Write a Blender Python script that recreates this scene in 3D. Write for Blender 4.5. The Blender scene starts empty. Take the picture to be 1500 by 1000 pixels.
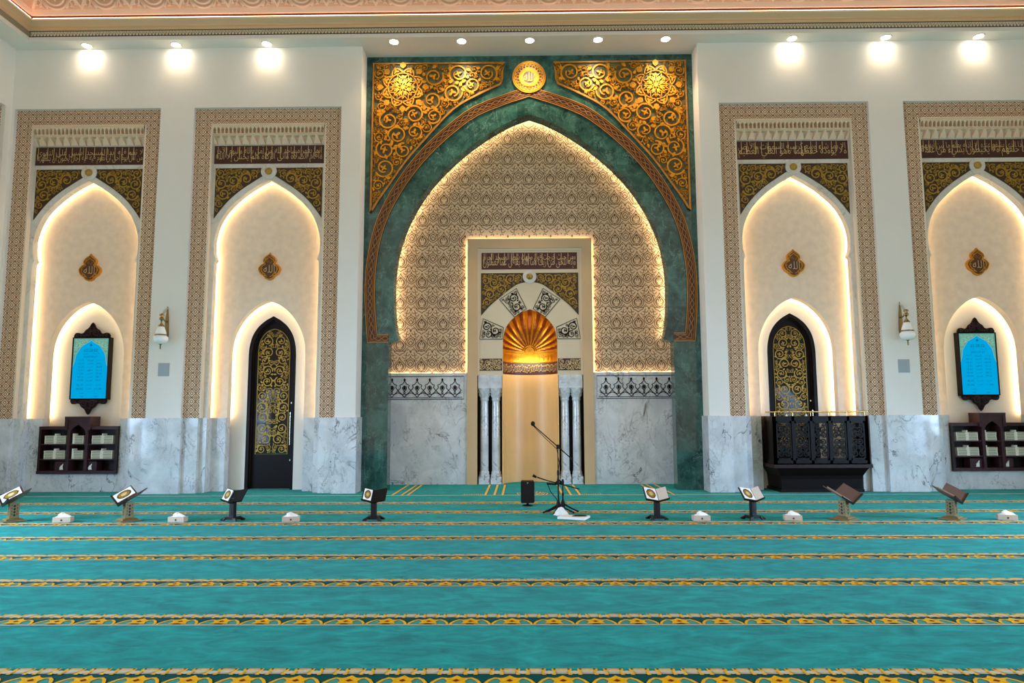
import bpy, math, random
from mathutils import Vector
PI = math.pi
S = bpy.context.scene
COL = S.collection

# ------------------------------------------------------------------ materials
def _nodes(name):
    m = bpy.data.materials.new(name); m.use_nodes = True
    nt = m.node_tree
    return m, nt, nt.nodes['Principled BSDF']
def N(nt, t, **kw):
    n = nt.nodes.new(t)
    for k, v in kw.items():
        if k in n.inputs: n.inputs[k].default_value = v
        else: setattr(n, k, v)
    return n
def lk(nt, a, ao, b, bi): nt.links.new(a.outputs[ao], b.inputs[bi])
def c4(c): return (c[0], c[1], c[2], 1.0)
def srgb(r, g, b):
    f = lambda u: (u/255/12.92) if u/255 <= .04045 else ((u/255+.055)/1.055)**2.4
    return (f(r), f(g), f(b))
def plain(name, col, rough=.6, metal=0., noise=0., nscale=6., bump=0., bscale=40., spec=.5, sheen=0.):
    m, nt, b = _nodes(name)
    b.inputs['Roughness'].default_value = rough; b.inputs['Metallic'].default_value = metal
    b.inputs['Specular IOR Level'].default_value = spec
    b.inputs['Base Color'].default_value = c4(col)
    if sheen: b.inputs['Sheen Weight'].default_value = sheen*.7; b.inputs['Sheen Roughness'].default_value = .13; b.inputs['Sheen Tint'].default_value = (.9, .97, .9, 1)
    tc = N(nt, 'ShaderNodeTexCoord')
    if noise:
        nz = N(nt, 'ShaderNodeTexNoise', Scale=nscale, Detail=5.)
        lk(nt, tc, 'Object', nz, 'Vector')
        r = N(nt, 'ShaderNodeValToRGB')
        r.color_ramp.elements[0].position = .3; r.color_ramp.elements[1].position = .7
        r.color_ramp.elements[0].color = c4([x*(1-noise) for x in col])
        r.color_ramp.elements[1].color = c4([min(1, x*(1+noise)) for x in col])
        lk(nt, nz, 'Fac', r, 'Fac'); lk(nt, r, 'Color', b, 'Base Color')
    if bump:
        nb = N(nt, 'ShaderNodeTexNoise', Scale=bscale, Detail=4.)
        lk(nt, tc, 'Object', nb, 'Vector')
        bp = N(nt, 'ShaderNodeBump', Strength=bump, Distance=.02)
        lk(nt, nb, 'Fac', bp, 'Height'); lk(nt, bp, 'Normal', b, 'Normal')
    return m
def emit(name, col, strength):
    m = bpy.data.materials.new(name); m.use_nodes = True; nt = m.node_tree
    nt.nodes.clear()
    e = N(nt, 'ShaderNodeEmission', Color=c4(col), Strength=strength)
    o = N(nt, 'ShaderNodeOutputMaterial'); lk(nt, e, 'Emission', o, 'Surface')
    return m
def marble(name, base, tone, vein, rough=.1, scale=1.0, vamt=.8, slabs=None):
    """stone with cloudy tone and thin veins"""
    m, nt, b = _nodes(name)
    b.inputs['Roughness'].default_value = rough
    tc = N(nt, 'ShaderNodeTexCoord')
    cl = N(nt, 'ShaderNodeTexNoise', Scale=1.3*scale, Detail=7., Roughness=.62, Distortion=.6)
    lk(nt, tc, 'Object', cl, 'Vector')
    r = N(nt, 'ShaderNodeValToRGB')
    r.color_ramp.elements[0].position = .32; r.color_ramp.elements[1].position = .68
    r.color_ramp.elements[0].color = c4(tone); r.color_ramp.elements[1].color = c4(base)
    lk(nt, cl, 'Fac', r, 'Fac')
    last = r
    for sc, wdt, amt, off in ((.9, .012, vamt, 0.), (2.4, .02, vamt*.6, 7.3), (6., .03, vamt*.3, 3.1)):
        mp = N(nt, 'ShaderNodeMapping'); mp.inputs['Location'].default_value = (off, off, off)
        mp.inputs['Rotation'].default_value = (.3, .7, .5)
        mp.inputs['Scale'].default_value = (1., 1., .6)
        lk(nt, tc, 'Object', mp, 'Vector')
        nz = N(nt, 'ShaderNodeTexNoise', Scale=sc*scale, Detail=6., Roughness=.55, Distortion=1.4)
        lk(nt, mp, 'Vector', nz, 'Vector')
        s = N(nt, 'ShaderNodeMath', operation='SUBTRACT'); s.inputs[1].default_value = .5
        lk(nt, nz, 'Fac', s, 0)
        a = N(nt, 'ShaderNodeMath', operation='ABSOLUTE'); lk(nt, s, 0, a, 0)
        mr = N(nt, 'ShaderNodeMapRange'); mr.inputs['From Max'].default_value = wdt
        mr.inputs['To Min'].default_value = amt; mr.inputs['To Max'].default_value = 0.
        lk(nt, a, 0, mr, 'Value')
        mk = N(nt, 'ShaderNodeTexNoise', Scale=1.7*scale, Detail=2.); lk(nt, mp, 'Vector', mk, 'Vector')
        mm = N(nt, 'ShaderNodeMapRange'); mm.inputs['From Min'].default_value = .45; mm.inputs['From Max'].default_value = .62
        lk(nt, mk, 'Fac', mm, 'Value')
        mu = N(nt, 'ShaderNodeMath', operation='MULTIPLY'); lk(nt, mr, 0, mu, 0); lk(nt, mm, 0, mu, 1)
        mx = N(nt, 'ShaderNodeMixRGB', Color2=c4(vein)); lk(nt, mu, 0, mx, 'Fac'); lk(nt, last, 'Color', mx, 'Color1')
        last = mx
    if slabs:
        mp = N(nt, 'ShaderNodeMapping'); mp.inputs['Scale'].default_value = slabs
        lk(nt, tc, 'Object', mp, 'Vector')
        vo = N(nt, 'ShaderNodeTexVoronoi', Scale=1., distance='CHEBYCHEV'); vo.inputs['Randomness'].default_value = .55
        lk(nt, mp, 'Vector', vo, 'Vector')
        mr = N(nt, 'ShaderNodeMapRange'); mr.inputs['To Min'].default_value = .62; mr.inputs['To Max'].default_value = 1.25
        lk(nt, vo, 'Color', mr, 'Value')
        hs = N(nt, 'ShaderNodeHueSaturation'); lk(nt, mr, 0, hs, 'Value'); lk(nt, last, 'Color', hs, 'Color'); last = hs
    lk(nt, last, 'Color', b, 'Base Color')
    return m
def carpet_mat():
    m, nt, b = _nodes('teal carpet pile')
    b.inputs['Roughness'].default_value = 1.; b.inputs['Specular IOR Level'].default_value = .0
    b.inputs['Sheen Weight'].default_value = .22; b.inputs['Sheen Roughness'].default_value = .25
    b.inputs['Sheen Tint'].default_value = (.5, .95, 1., 1)
    tc = N(nt, 'ShaderNodeTexCoord')
    mp = N(nt, 'ShaderNodeMapping'); mp.inputs['Scale'].default_value = (1., 1.9, 1.)
    lk(nt, tc, 'Object', mp, 'Vector')
    n1 = N(nt, 'ShaderNodeTexNoise', Scale=3.2, Detail=9., Roughness=.66, Distortion=.9)
    lk(nt, mp, 'Vector', n1, 'Vector')
    r = N(nt, 'ShaderNodeValToRGB')
    r.color_ramp.elements[0].position = .3; r.color_ramp.elements[0].color = c4(srgb(0, 98, 90))
    r.color_ramp.elements[1].position = .72; r.color_ramp.elements[1].color = c4(srgb(0, 158, 142))
    e = r.color_ramp.elements.new(.5); e.color = c4(srgb(0, 130, 118))
    lk(nt, n1, 'Fac', r, 'Fac')
    lk(nt, r, 'Color', b, 'Base Color')
    n2 = N(nt, 'ShaderNodeTexNoise', Scale=260., Detail=2.); lk(nt, tc, 'Object', n2, 'Vector')
    ad = N(nt, 'ShaderNodeMath', operation='MULTIPLY_ADD'); ad.inputs[1].default_value = .5
    lk(nt, n2, 'Fac', ad, 0); lk(nt, n1, 'Fac', ad, 2)
    bp = N(nt, 'ShaderNodeBump', Strength=.4, Distance=.02); lk(nt, ad, 0, bp, 'Height'); lk(nt, bp, 'Normal', b, 'Normal')
    return m
def glass_mat():
    m, nt, b = _nodes('dark door glass')
    b.inputs['Base Color'].default_value = (.008, .005, .003, 1); b.inputs['Roughness'].default_value = .04; b.inputs['Specular IOR Level'].default_value = .3
    return m

M = {}
M['white'] = plain('white wall paint', srgb(232, 225, 214), .55, noise=.015, nscale=2.)
M['marble'] = marble('grey veined white marble', srgb(222, 224, 224), srgb(188, 192, 194), srgb(66, 70, 72), .07, 1.3, .95)
M['arch_marble'] = marble('cream marble arch', srgb(224, 218, 206), srgb(203, 196, 182), srgb(120, 105, 85), .2, 1.1, .45)
M['green'] = marble('green marble', srgb(60, 104, 94), srgb(12, 50, 47), srgb(140, 172, 160), .09, 2.6, .5, slabs=(1.35, .01, 1.5))
M['carve'] = plain('carved beige stone', srgb(252, 222, 190), .7, noise=.05, nscale=9.)
M['carve_line'] = plain('dark fret lines', srgb(134, 98, 68), .85)  # colour of the flat lines that stand in for the fret's channels
M['carve_moulding'] = plain('beige stone moulding', srgb(226, 208, 184), .6)
M['stucco'] = plain('beige polished plaster', srgb(236, 212, 186), .42, noise=.07, nscale=7., bump=.05, bscale=18.)
M['lime_frame'] = plain('pale limestone', srgb(202, 168, 126), .4, noise=.05, nscale=1.6)
M['lime'] = plain('beige limestone', srgb(234, 188, 126), .38, noise=.05, nscale=1.6)
M['ivory'] = plain('ivory stone', srgb(216, 196, 164), .4, noise=.03, nscale=2.)
M['wallp'] = plain('beige arabesque wall ground', srgb(224, 194, 160), .7, noise=.04, nscale=3.)
M['wallp_line'] = plain('brown arabesque lines', srgb(112, 84, 56), .8)
M['gold'] = plain('carved gold leaf', srgb(206, 140, 32), .4, .5, noise=.2, nscale=5.)
M['gold_dark'] = plain('brownish old gold', srgb(172, 120, 54), .42, .5, noise=.2, nscale=9.)  # a darker, browner gold for bands and rims
M['gold_small'] = plain('gilded scrollwork', srgb(168, 132, 50), .42, .5)
M['script_gold'] = plain('pale gilded lettering', srgb(214, 184, 128), .45, .2)
M['brown'] = plain('dark maroon lacquer', srgb(62, 24, 12), .4)
M['maroon'] = plain('maroon panel ground', srgb(70, 16, 16), .42)
M['spandrel_ground'] = plain('dark brown panel ground', srgb(58, 38, 12), .5)
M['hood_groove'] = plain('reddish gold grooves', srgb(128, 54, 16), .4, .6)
M['med_brown'] = plain('medallion brown ground', srgb(86, 46, 24), .45)
M['hood_gold'] = plain('hood gold leaf', srgb(216, 146, 32), .35, .7, noise=.15, nscale=9.)
M['muq'] = plain('honeycomb stone', srgb(222, 196, 164), .65)
M['green_ground'] = plain('olive stone ground', srgb(88, 82, 48), .35, noise=.2, nscale=4.)
M['band_red'] = plain('reddish brown inlay', srgb(64, 26, 14), .4)
M['wood'] = plain('dark mahogany', srgb(40, 15, 14), .4, noise=.25, nscale=5., spec=.25)
M['wood_black'] = plain('very dark wood', srgb(17, 7, 6), .38, spec=.16)
M['wood_inner'] = plain('bookcase interior', srgb(24, 10, 12), .5)
M['wood_plum'] = plain('plum brown wood', srgb(58, 30, 34), .42, spec=.3)
M['dglass'] = glass_mat()
M['chrome'] = plain('polished steel', srgb(214, 212, 204), .18, 1.)
M['brass'] = plain('antique brass', srgb(150, 126, 82), .25, 1.)
M['brassrail'] = plain('polished brass rail', srgb(236, 206, 140), .25, .9)
M['globe'] = plain('white lamp glass', srgb(235, 238, 236), .12)
M['grey'] = plain('grey perforated metal', srgb(160, 166, 168), .6)
M['black'] = plain('black plastic', (.005, .005, .006), .5, spec=.2)
M['blackwood'] = plain('black lacquered wood', (.007, .006, .006), .4, spec=.25)
M['brownboard'] = plain('brown stand board', srgb(84, 58, 50), .4)
M['olive'] = plain('olive gilt column', srgb(120, 104, 62), .45, .3)
M['paper'] = plain('white paper', srgb(238, 236, 230), .8)
M['page'] = plain('printed cream page', srgb(196, 178, 160), .8, noise=.06, nscale=60.)
M['bookcover'] = plain('cream book cover', srgb(246, 244, 222), .5)
M['bookspine'] = plain('green gilt spine label', srgb(62, 68, 34), .5)
M['cardboard'] = plain('beige tissue carton', srgb(190, 172, 152), .7)
M['carpet'] = carpet_mat()
M['cp_yellow'] = plain('carpet gold yarn', srgb(230, 172, 14), 1., spec=.1, noise=.15, nscale=40., sheen=.5)
M['cp_cream'] = plain('carpet cream yarn', srgb(196, 188, 160), 1., spec=.1, sheen=.5)
M['cp_dark'] = plain('carpet dark green yarn', srgb(6, 76, 74), 1., spec=.1, sheen=.5)
M['cp_sage'] = plain('carpet sage yarn', srgb(70, 148, 136), 1., spec=.1, sheen=.5)
M['cp_brown'] = plain('carpet brown yarn', srgb(110, 42, 8), 1., spec=.1)
M['ceil'] = plain('peach plaster', srgb(250, 216, 190), .8)
M['ceil_ground'] = plain('peach plaster ground', srgb(222, 176, 142), .85)
M['cornice'] = plain('bronze beige cornice', srgb(216, 180, 136), .5)
M['cornice_red'] = plain('brown cornice line', srgb(112, 62, 46), .6)
M['cornice_band'] = plain('cornice ornament ground', srgb(150, 136, 108), .7)
M['cornice_orn'] = plain('cornice ornament', srgb(236, 224, 194), .6)
M['led'] = emit('warm led', (1., .74, .40), 26.)
M['led_big'] = emit('warm led cove', (1., .78, .46), 34.)
M['led_peach'] = emit('peach led', (1., .58, .36), 9.)
M['lamp'] = emit('downlight lens', (1., .9, .74), 90.)
M['screen'] = emit('lit screen blue', srgb(0, 158, 214), 1.0)
M['screen_orn'] = emit('lit screen ornament', srgb(96, 160, 150), .9)
M['screen_orn2'] = emit('lit screen ornament lines', srgb(150, 186, 150), .9)
M['screen_text'] = emit('lit screen lettering', srgb(0, 66, 116), .6)

# ------------------------------------------------------------------ mesh builder
class MB:
    def __init__(s): s.v = []; s.f = []; s.mi = []; s.sm = []; s.mats = []
    def m(s, mat):
        if mat not in s.mats: s.mats.append(mat)
        return s.mats.index(mat)
    def add(s, vs, fs, mat, smooth=False):
        o = len(s.v); s.v.extend(vs); k = s.m(mat)
        for f in fs:
            s.f.append(tuple(i+o for i in f)); s.mi.append(k); s.sm.append(smooth)
        return s
    def box(s, x0, x1, y0, y1, z0, z1, mat):
        x0, x1 = min(x0, x1), max(x0, x1)
        vs = [(x, y, z) for z in (z0, z1) for y in (y0, y1) for x in (x0, x1)]
        return s.add(vs, [(0, 2, 3, 1), (4, 5, 7, 6), (0, 1, 5, 4), (2, 6, 7, 3), (0, 4, 6, 2), (1, 3, 7, 5)], mat)
    def prism(s, pts, y0, y1, mat, side=None, cap=True):
        """polygon in X/Z pushed from y0 (front) to y1"""
        n = len(pts)
        vs = [(x, y0, z) for x, z in pts] + [(x, y1, z) for x, z in pts]
        if cap: s.add(vs, [tuple(range(n)), tuple(range(2*n-1, n-1, -1))], mat)
        s.add(vs, [(i, (i+1) % n, n+(i+1) % n, n+i) for i in range(n)], side or mat)
        return s
    def flat(s, pts, y, mat): return s.add([(x, y, z) for x, z in pts], [tuple(range(len(pts)))], mat)
    def ground(s, pts, z, mat): return s.add([(x, y, z) for x, y in pts], [tuple(range(len(pts)))], mat)
    def ribbon(s, pts, w, y, yb, mat, closed=False, xf=None, ridge=0.):
        """raised strap along a polyline in X/Z; w number or list"""
        n = len(pts)
        if n < 2: return s
        L = []; R = []; Cn = []
        for i in range(n):
            if closed: a = pts[i-1]; b = pts[(i+1) % n]
            else: a = pts[max(0, i-1)]; b = pts[min(n-1, i+1)]
            dx, dz = b[0]-a[0], b[1]-a[1]; l = math.hypot(dx, dz) or 1e-9
            ww = (w[i] if isinstance(w, (list, tuple)) else w)/2
            nx, nz = -dz/l*ww, dx/l*ww
            L.append((pts[i][0]+nx, pts[i][1]+nz)); R.append((pts[i][0]-nx, pts[i][1]-nz))
        vs = []; fs = []
        three = yb is not None
        for i in range(n):
            vs.append((L[i][0], y, L[i][1])); vs.append((R[i][0], y, R[i][1]))
            if three:
                vs.append((L[i][0], yb, L[i][1])); vs.append((R[i][0], yb, R[i][1]))
        k = 4 if three else 2
        for i in range(n if closed else n-1):
            a = i*k; b = ((i+1) % n)*k
            fs.append((a, b, b+1, a+1))
            if three: fs.append((a, a+2, b+2, b)); fs.append((a+1, b+1, b+3, a+3))
        if xf: vs = [xf(p) for p in vs]
        return s.add(vs, fs, mat)
    def poly(s, pts, y, yb, mat, xf=None):
        n = len(pts)
        vs = [(x, y, z) for x, z in pts]; fs = [tuple(range(n))]
        if yb is not None:
            vs += [(x, yb, z) for x, z in pts]
            fs += [(i, (i+1) % n, n+(i+1) % n, n+i) for i in range(n)]
        if xf: vs = [xf(p) for p in vs]
        return s.add(vs, fs, mat)
    def lathe(s, prof, cx, cy, mat, n=20, smooth=True, a0=0., a1=2*PI, cap=True):
        """profile of (radius, z) turned round a vertical axis"""
        full = abs(a1-a0-2*PI) < 1e-6; k = n if full else n+1
        vs = [(cx+r*math.cos(a0+(a1-a0)*i/n), cy+r*math.sin(a0+(a1-a0)*i/n), z) for r, z in prof for i in range(k)]
        fs = []
        for j in range(len(prof)-1):
            for i in range(n):
                i2 = (i+1) % k
                fs.append((j*k+i, j*k+i2, (j+1)*k+i2, (j+1)*k+i))
        s.add(vs, fs, mat, smooth)
        if full and cap:
            for j in (0, len(prof)-1):
                if prof[j][0] > 1e-4: s.add(vs[j*k:(j+1)*k], [tuple(range(k))], mat)
        return s
    def tube(s, pts, r, mat, n=8, closed=False, cap=True):
        P = [Vector(p) for p in pts]; m = len(P); rings = []; vs = []
        up = Vector((.13, .21, .97))
        for i in range(m):
            a = P[i-1] if (i or closed) else P[0]; b = P[(i+1) % m] if (i < m-1 or closed) else P[-1]
            d = (b-a).normalized()
            if abs(d.dot(up)) > .97: up = Vector((.97, .13, .21))
            u = d.cross(up).normalized(); w = d.cross(u).normalized()
            rr = r[i] if isinstance(r, (list, tuple)) else r
            for k in range(n):
                t = 2*PI*k/n; q = P[i]+u*(rr*math.cos(t))+w*(rr*math.sin(t)); vs.append(tuple(q))
        fs = []
        for i in range(m if closed else m-1):
            for k in range(n):
                a = i*n+k; b = i*n+(k+1) % n; c = ((i+1) % m)*n+(k+1) % n; d = ((i+1) % m)*n+k
                fs.append((a, b, c, d))
        s.add(vs, fs, mat, True)
        if cap and not closed: s.add(vs[:n], [tuple(range(n))], mat); s.add(vs[-n:], [tuple(range(n))], mat)
        return s
    def grid(s, fn, nu, nv, mat, smooth=True):
        vs = [fn(i/nu, j/nv) for j in range(nv+1) for i in range(nu+1)]
        fs = [(j*(nu+1)+i, j*(nu+1)+i+1, (j+1)*(nu+1)+i+1, (j+1)*(nu+1)+i) for j in range(nv) for i in range(nu)]
        return s.add(vs, fs, mat, smooth)
    def mirrored(s, cx):
        o = MB(); o.mats = list(s.mats); o.v = [(2*cx-x, y, z) for x, y, z in s.v]
        o.f = [tuple(reversed(f)) for f in s.f]; o.mi = list(s.mi); o.sm = list(s.sm); return o
    def moved(s, dx=0, dy=0, dz=0):
        o = MB(); o.mats = list(s.mats); o.v = [(x+dx, y+dy, z+dz) for x, y, z in s.v]
        o.f = s.f; o.mi = s.mi; o.sm = s.sm; return o
    def build(s, name, parent=None):
        me = bpy.data.meshes.new(name); me.from_pydata(s.v, [], s.f)
        for k in s.mats: me.materials.append(M[k])
        me.polygons.foreach_set('material_index', s.mi); me.polygons.foreach_set('use_smooth', s.sm)
        me.update()
        o = bpy.data.objects.new(name, me); COL.objects.link(o)
        if parent: o.parent = parent
        return o
def tag(o, label=None, cat=None, group=None, kind=None):
    if label: o['label'] = label
    if cat: o['category'] = cat
    if group: o['group'] = group
    if kind: o['kind'] = kind
    return o
def struct(name, mb, label=None, cat=None):
    o = mb.build(name); o['kind'] = 'structure'
    if label: o['label'] = label
    if cat: o['category'] = cat
    return o
def thing(name, label, cat, loc=(0, 0, 0), rz=0., group=None):
    o = bpy.data.objects.new(name, None); COL.objects.link(o); o.empty_display_size = .1
    o.location = loc; o.rotation_euler = (0, 0, rz)
    return tag(o, label, cat, group)
def copy_thing(o, loc=None, rz=None, label=None, group=None):
    c = o.copy(); COL.objects.link(c)
    for ch in list(o.children):
        d = ch.copy(); COL.objects.link(d); d.parent = c
        for g in list(ch.children):
            e = g.copy(); COL.objects.link(e); e.parent = d
    if loc is not None: c.location = loc
    if rz is not None: c.rotation_euler = (0, 0, rz)
    if label: c['label'] = label
    if group: c['group'] = group
    return c

# ------------------------------------------------------------------ lettering
_AR = dict(zip('ءآأؤإئابةتثجحخدذرزسشصضطظعغ', [0xFE80, 0xFE81, 0xFE83, 0xFE85, 0xFE87, 0xFE89, 0xFE8D, 0xFE8F, 0xFE93, 0xFE95, 0xFE99, 0xFE9D, 0xFEA1, 0xFEA5, 0xFEA9, 0xFEAB, 0xFEAD, 0xFEAF, 0xFEB1, 0xFEB5, 0xFEB9, 0xFEBD, 0xFEC1, 0xFEC5, 0xFEC9, 0xFECD]))
_AR.update(dict(zip('فقكلمنهوىي', [0xFED1, 0xFED5, 0xFED9, 0xFEDD, 0xFEE1, 0xFEE5, 0xFEE9, 0xFEED, 0xFEEF, 0xFEF1])))
_TWO = set('ءآأؤإاةدذرزوى')      # letters that do not join to the next one
def shape_arabic(t):
    out = []; i = 0; t = list(t)
    def joins(a): return a in _AR and a not in _TWO
    while i < len(t):
        ch = t[i]
        if ch not in _AR: out.append(ch); i += 1; continue
        pj = i > 0 and joins(t[i-1]); nx = t[i+1] if i+1 < len(t) else ' '
        if ch == 'ل' and nx in 'اأإآ':
            out.append(chr({'آ': 0xFEF5, 'أ': 0xFEF7, 'إ': 0xFEF9, 'ا': 0xFEFB}[nx]+(1 if pj else 0))); i += 2; continue
        nj = joins(ch) and nx in _AR and nx != 'ء'
        pj = pj and ch != 'ء'
        b = _AR[ch]
        out.append(chr(b+(3 if pj and nj else 2 if nj else 1 if pj else 0))); i += 1
    return ''.join(reversed(out))
_txt = {}
def text_geo(body):
    if body in _txt: return _txt[body]
    c = bpy.data.curves.new('lettering', 'FONT'); c.body = body; c.resolution_u = 2; c.offset = -.012
    o = bpy.data.objects.new('lettering', c); COL.objects.link(o)
    dg = bpy.context.evaluated_depsgraph_get(); me = bpy.data.meshes.new_from_object(o.evaluated_get(dg))
    v = [(p.co.x, p.co.y) for p in me.vertices]; f = [tuple(p.vertices) for p in me.polygons]
    bpy.data.objects.remove(o); bpy.data.curves.remove(c); bpy.data.meshes.remove(me)
    _txt[body] = (v, f); return v, f
def put_text(mb, body, x0, x1, z0, z1, y, mat, arabic=True, keep=False):
    v, f = text_geo(shape_arabic(body) if arabic else body)
    if not v: return
    a0 = min(p[0] for p in v); a1 = max(p[0] for p in v); b0 = min(p[1] for p in v); b1 = max(p[1] for p in v)
    sx = (x1-x0)/(a1-a0); sz = (z1-z0)/(b1-b0)
    if keep:
        sx = min(sx, sz); cx = (x0+x1)/2; x0 = cx-sx*(a1-a0)/2
    mb.add([(x0+(p[0]-a0)*sx, y, z0+(p[1]-b0)*sz) for p in v], f, mat)

# ------------------------------------------------------------------ scrollwork
def leaf(cx, cz, r, ang, k=3):
    """lobed palmette outline"""
    pts = []
    for i in range(16):
        t = 2*PI*i/16
        rr = r*(.62+.38*math.cos(k*t))*(1.15 if abs(t-PI) > 2 else .9)
        pts.append((cx+rr*math.cos(t+ang), cz+rr*math.sin(t+ang)))
    return pts
def drop(x, z, l, w, ang):
    ca, sa = math.cos(ang), math.sin(ang)
    base = [(0, 0), (.3, .42), (.62, .5), (.86, .26), (1.05, 0), (.86, -.26), (.62, -.5), (.3, -.42)]
    return [(x+l*u*ca-w*q*sa, z+l*u*sa+w*q*ca) for u, q in base]
def scrolls(mb, inside, box, y, yb, mat, rmax, rmin, seed=1, tries=500, wid=.15, leafs=True, sym=None, skip=(), mat2=None):
    """fills a region with spiral stems and leaves; sym = x of a mirror axis"""
    rnd = random.Random(seed); circ = list(skip); r = rmax; lay = 0
    x0, x1, z0, z1 = box; made = []
    def ok(x, z, r):
        if sym is not None and x-r < sym-.01: return False
        if not inside(x, z): return False
        for k in range(12):
            if not inside(x+r*math.cos(k*PI/6), z+r*math.sin(k*PI/6)): return False
        for (a, b, q) in circ:
            if (a-x)**2+(b-z)**2 < (r+q)**2*.93: return False
        return True
    while r > rmin:
        for _ in range(tries):
            x = rnd.uniform(x0, x1); z = rnd.uniform(z0, z1)
            if ok(x, z, r): circ.append((x, z, r)); made.append((x, z, r))
        r *= .82
    for (x, z, r) in made:
        h = rnd.choice((1, -1)); a0 = rnd.uniform(0, 2*PI); n = 22 if r > rmin*1.6 else 12
        pts = []; ws = []
        for i in range(n+1):
            t = i/n; rr = r*(1.0-.58*t**1.3); an = a0+h*t*PI*2.45
            pts.append((x+rr*math.cos(an), z+rr*math.sin(an))); ws.append(r*wid*(1.15-.35*t))
        jobs = [('r', pts, ws)]
        if leafs:
            jobs.append(('p', leaf(x+r*.06, z, r*.43, rnd.uniform(0, 6.28), rnd.choice((3, 4))), None))
            for k in range(5 if r > rmin*1.5 else 3):
                an = rnd.uniform(0, 2*PI); q = rnd.uniform(.42, .66)
                jobs.append(('p', drop(x+r*.96*math.cos(an), z+r*.96*math.sin(an), r*q, r*.34, an+h*rnd.uniform(.5, 1.3)), None))
        for kind, p, w in jobs:
            lay += 1
            for mir in ((False, True) if sym is not None else (False,)):
                q = [(2*sym-a, b) for a, b in p] if mir else p
                if not all(inside(a, b) for a, b in q): 
                    if kind == 'p': continue
                if kind == 'r': mb.ribbon(q, w, y-.0005*(lay % 7), yb, mat)
                else: mb.poly(q, y-.0012-.0006*(lay % 11), yb, mat2 or mat)
    return made
def spl(pts, n=8):
    """smooth curve through points"""
    out = []; m = len(pts)
    for i in range(m-1):
        p0 = pts[max(0, i-1)]; p1 = pts[i]; p2 = pts[i+1]; p3 = pts[min(m-1, i+2)]
        for k in range(n):
            t = k/n; t2 = t*t; t3 = t2*t
            out.append(tuple(.5*(2*p1[j]+(p2[j]-p0[j])*t+(2*p0[j]-5*p1[j]+4*p2[j]-p3[j])*t2+(3*p1[j]-p0[j]-3*p2[j]+p3[j])*t3) for j in (0, 1)))
    out.append(tuple(pts[-1])); return out
def arch(half, cx=0.):
    """right half profile (apex first, down to the foot) -> full path left foot .. apex .. right foot"""
    R = [(cx+x, z) for x, z in half]; L = [(cx-x, z) for x, z in reversed(half[1:])]
    return L+R
def offset_path(pts, d):
    out = []
    for i in range(len(pts)):
        a = pts[max(0, i-1)]; b = pts[min(len(pts)-1, i+1)]
        dx, dz = b[0]-a[0], b[1]-a[1]; l = math.hypot(dx, dz) or 1
        out.append((pts[i][0]-dz/l*d, pts[i][1]+dx/l*d))
    return out
def interp(pts, z):
    """x of a half profile (descending z) at height z"""
    for (x0, z0), (x1, z1) in zip(pts, pts[1:]):
        if z1 <= z <= z0: return x0+(x1-x0)*((z0-z)/(z0-z1) if z0 != z1 else 0)
    return 0. if z > pts[0][1] else pts[-1][0]

# ------------------------------------------------------------------ camera
def camera():
    f, p, y, r = 1020.79, .1048, -.0118, -.0042
    cy, sy, cp, sp, cr, sr = math.cos(y), math.sin(y), math.cos(p), math.sin(p), math.cos(r), math.sin(r)
    fw = Vector((sy*cp, cy*cp, sp)); rt = Vector((cy, -sy, 0)); u = rt.cross(fw)
    rt, u = cr*rt+sr*u, cr*u-sr*rt
    cd = bpy.data.cameras.new('camera'); cd.sensor_width = 36.; cd.lens = f/1500*36; cd.clip_end = 200.
    o = bpy.data.objects.new('camera', cd); COL.objects.link(o)
    from mathutils import Matrix
    o.matrix_world = Matrix(((rt.x, u.x, -fw.x, -.23), (rt.y, u.y, -fw.y, -14.439), (rt.z, u.z, -fw.z, 1.58), (0, 0, 0, 1)))
    S.camera = o
camera()

XW = 11.27          # side walls
SOF = 9.6           # soffit height
NX = (-9.61, -5.675, 5.675, 9.61)
YB = 16.            # the room is built this far back towards the camera side

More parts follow.
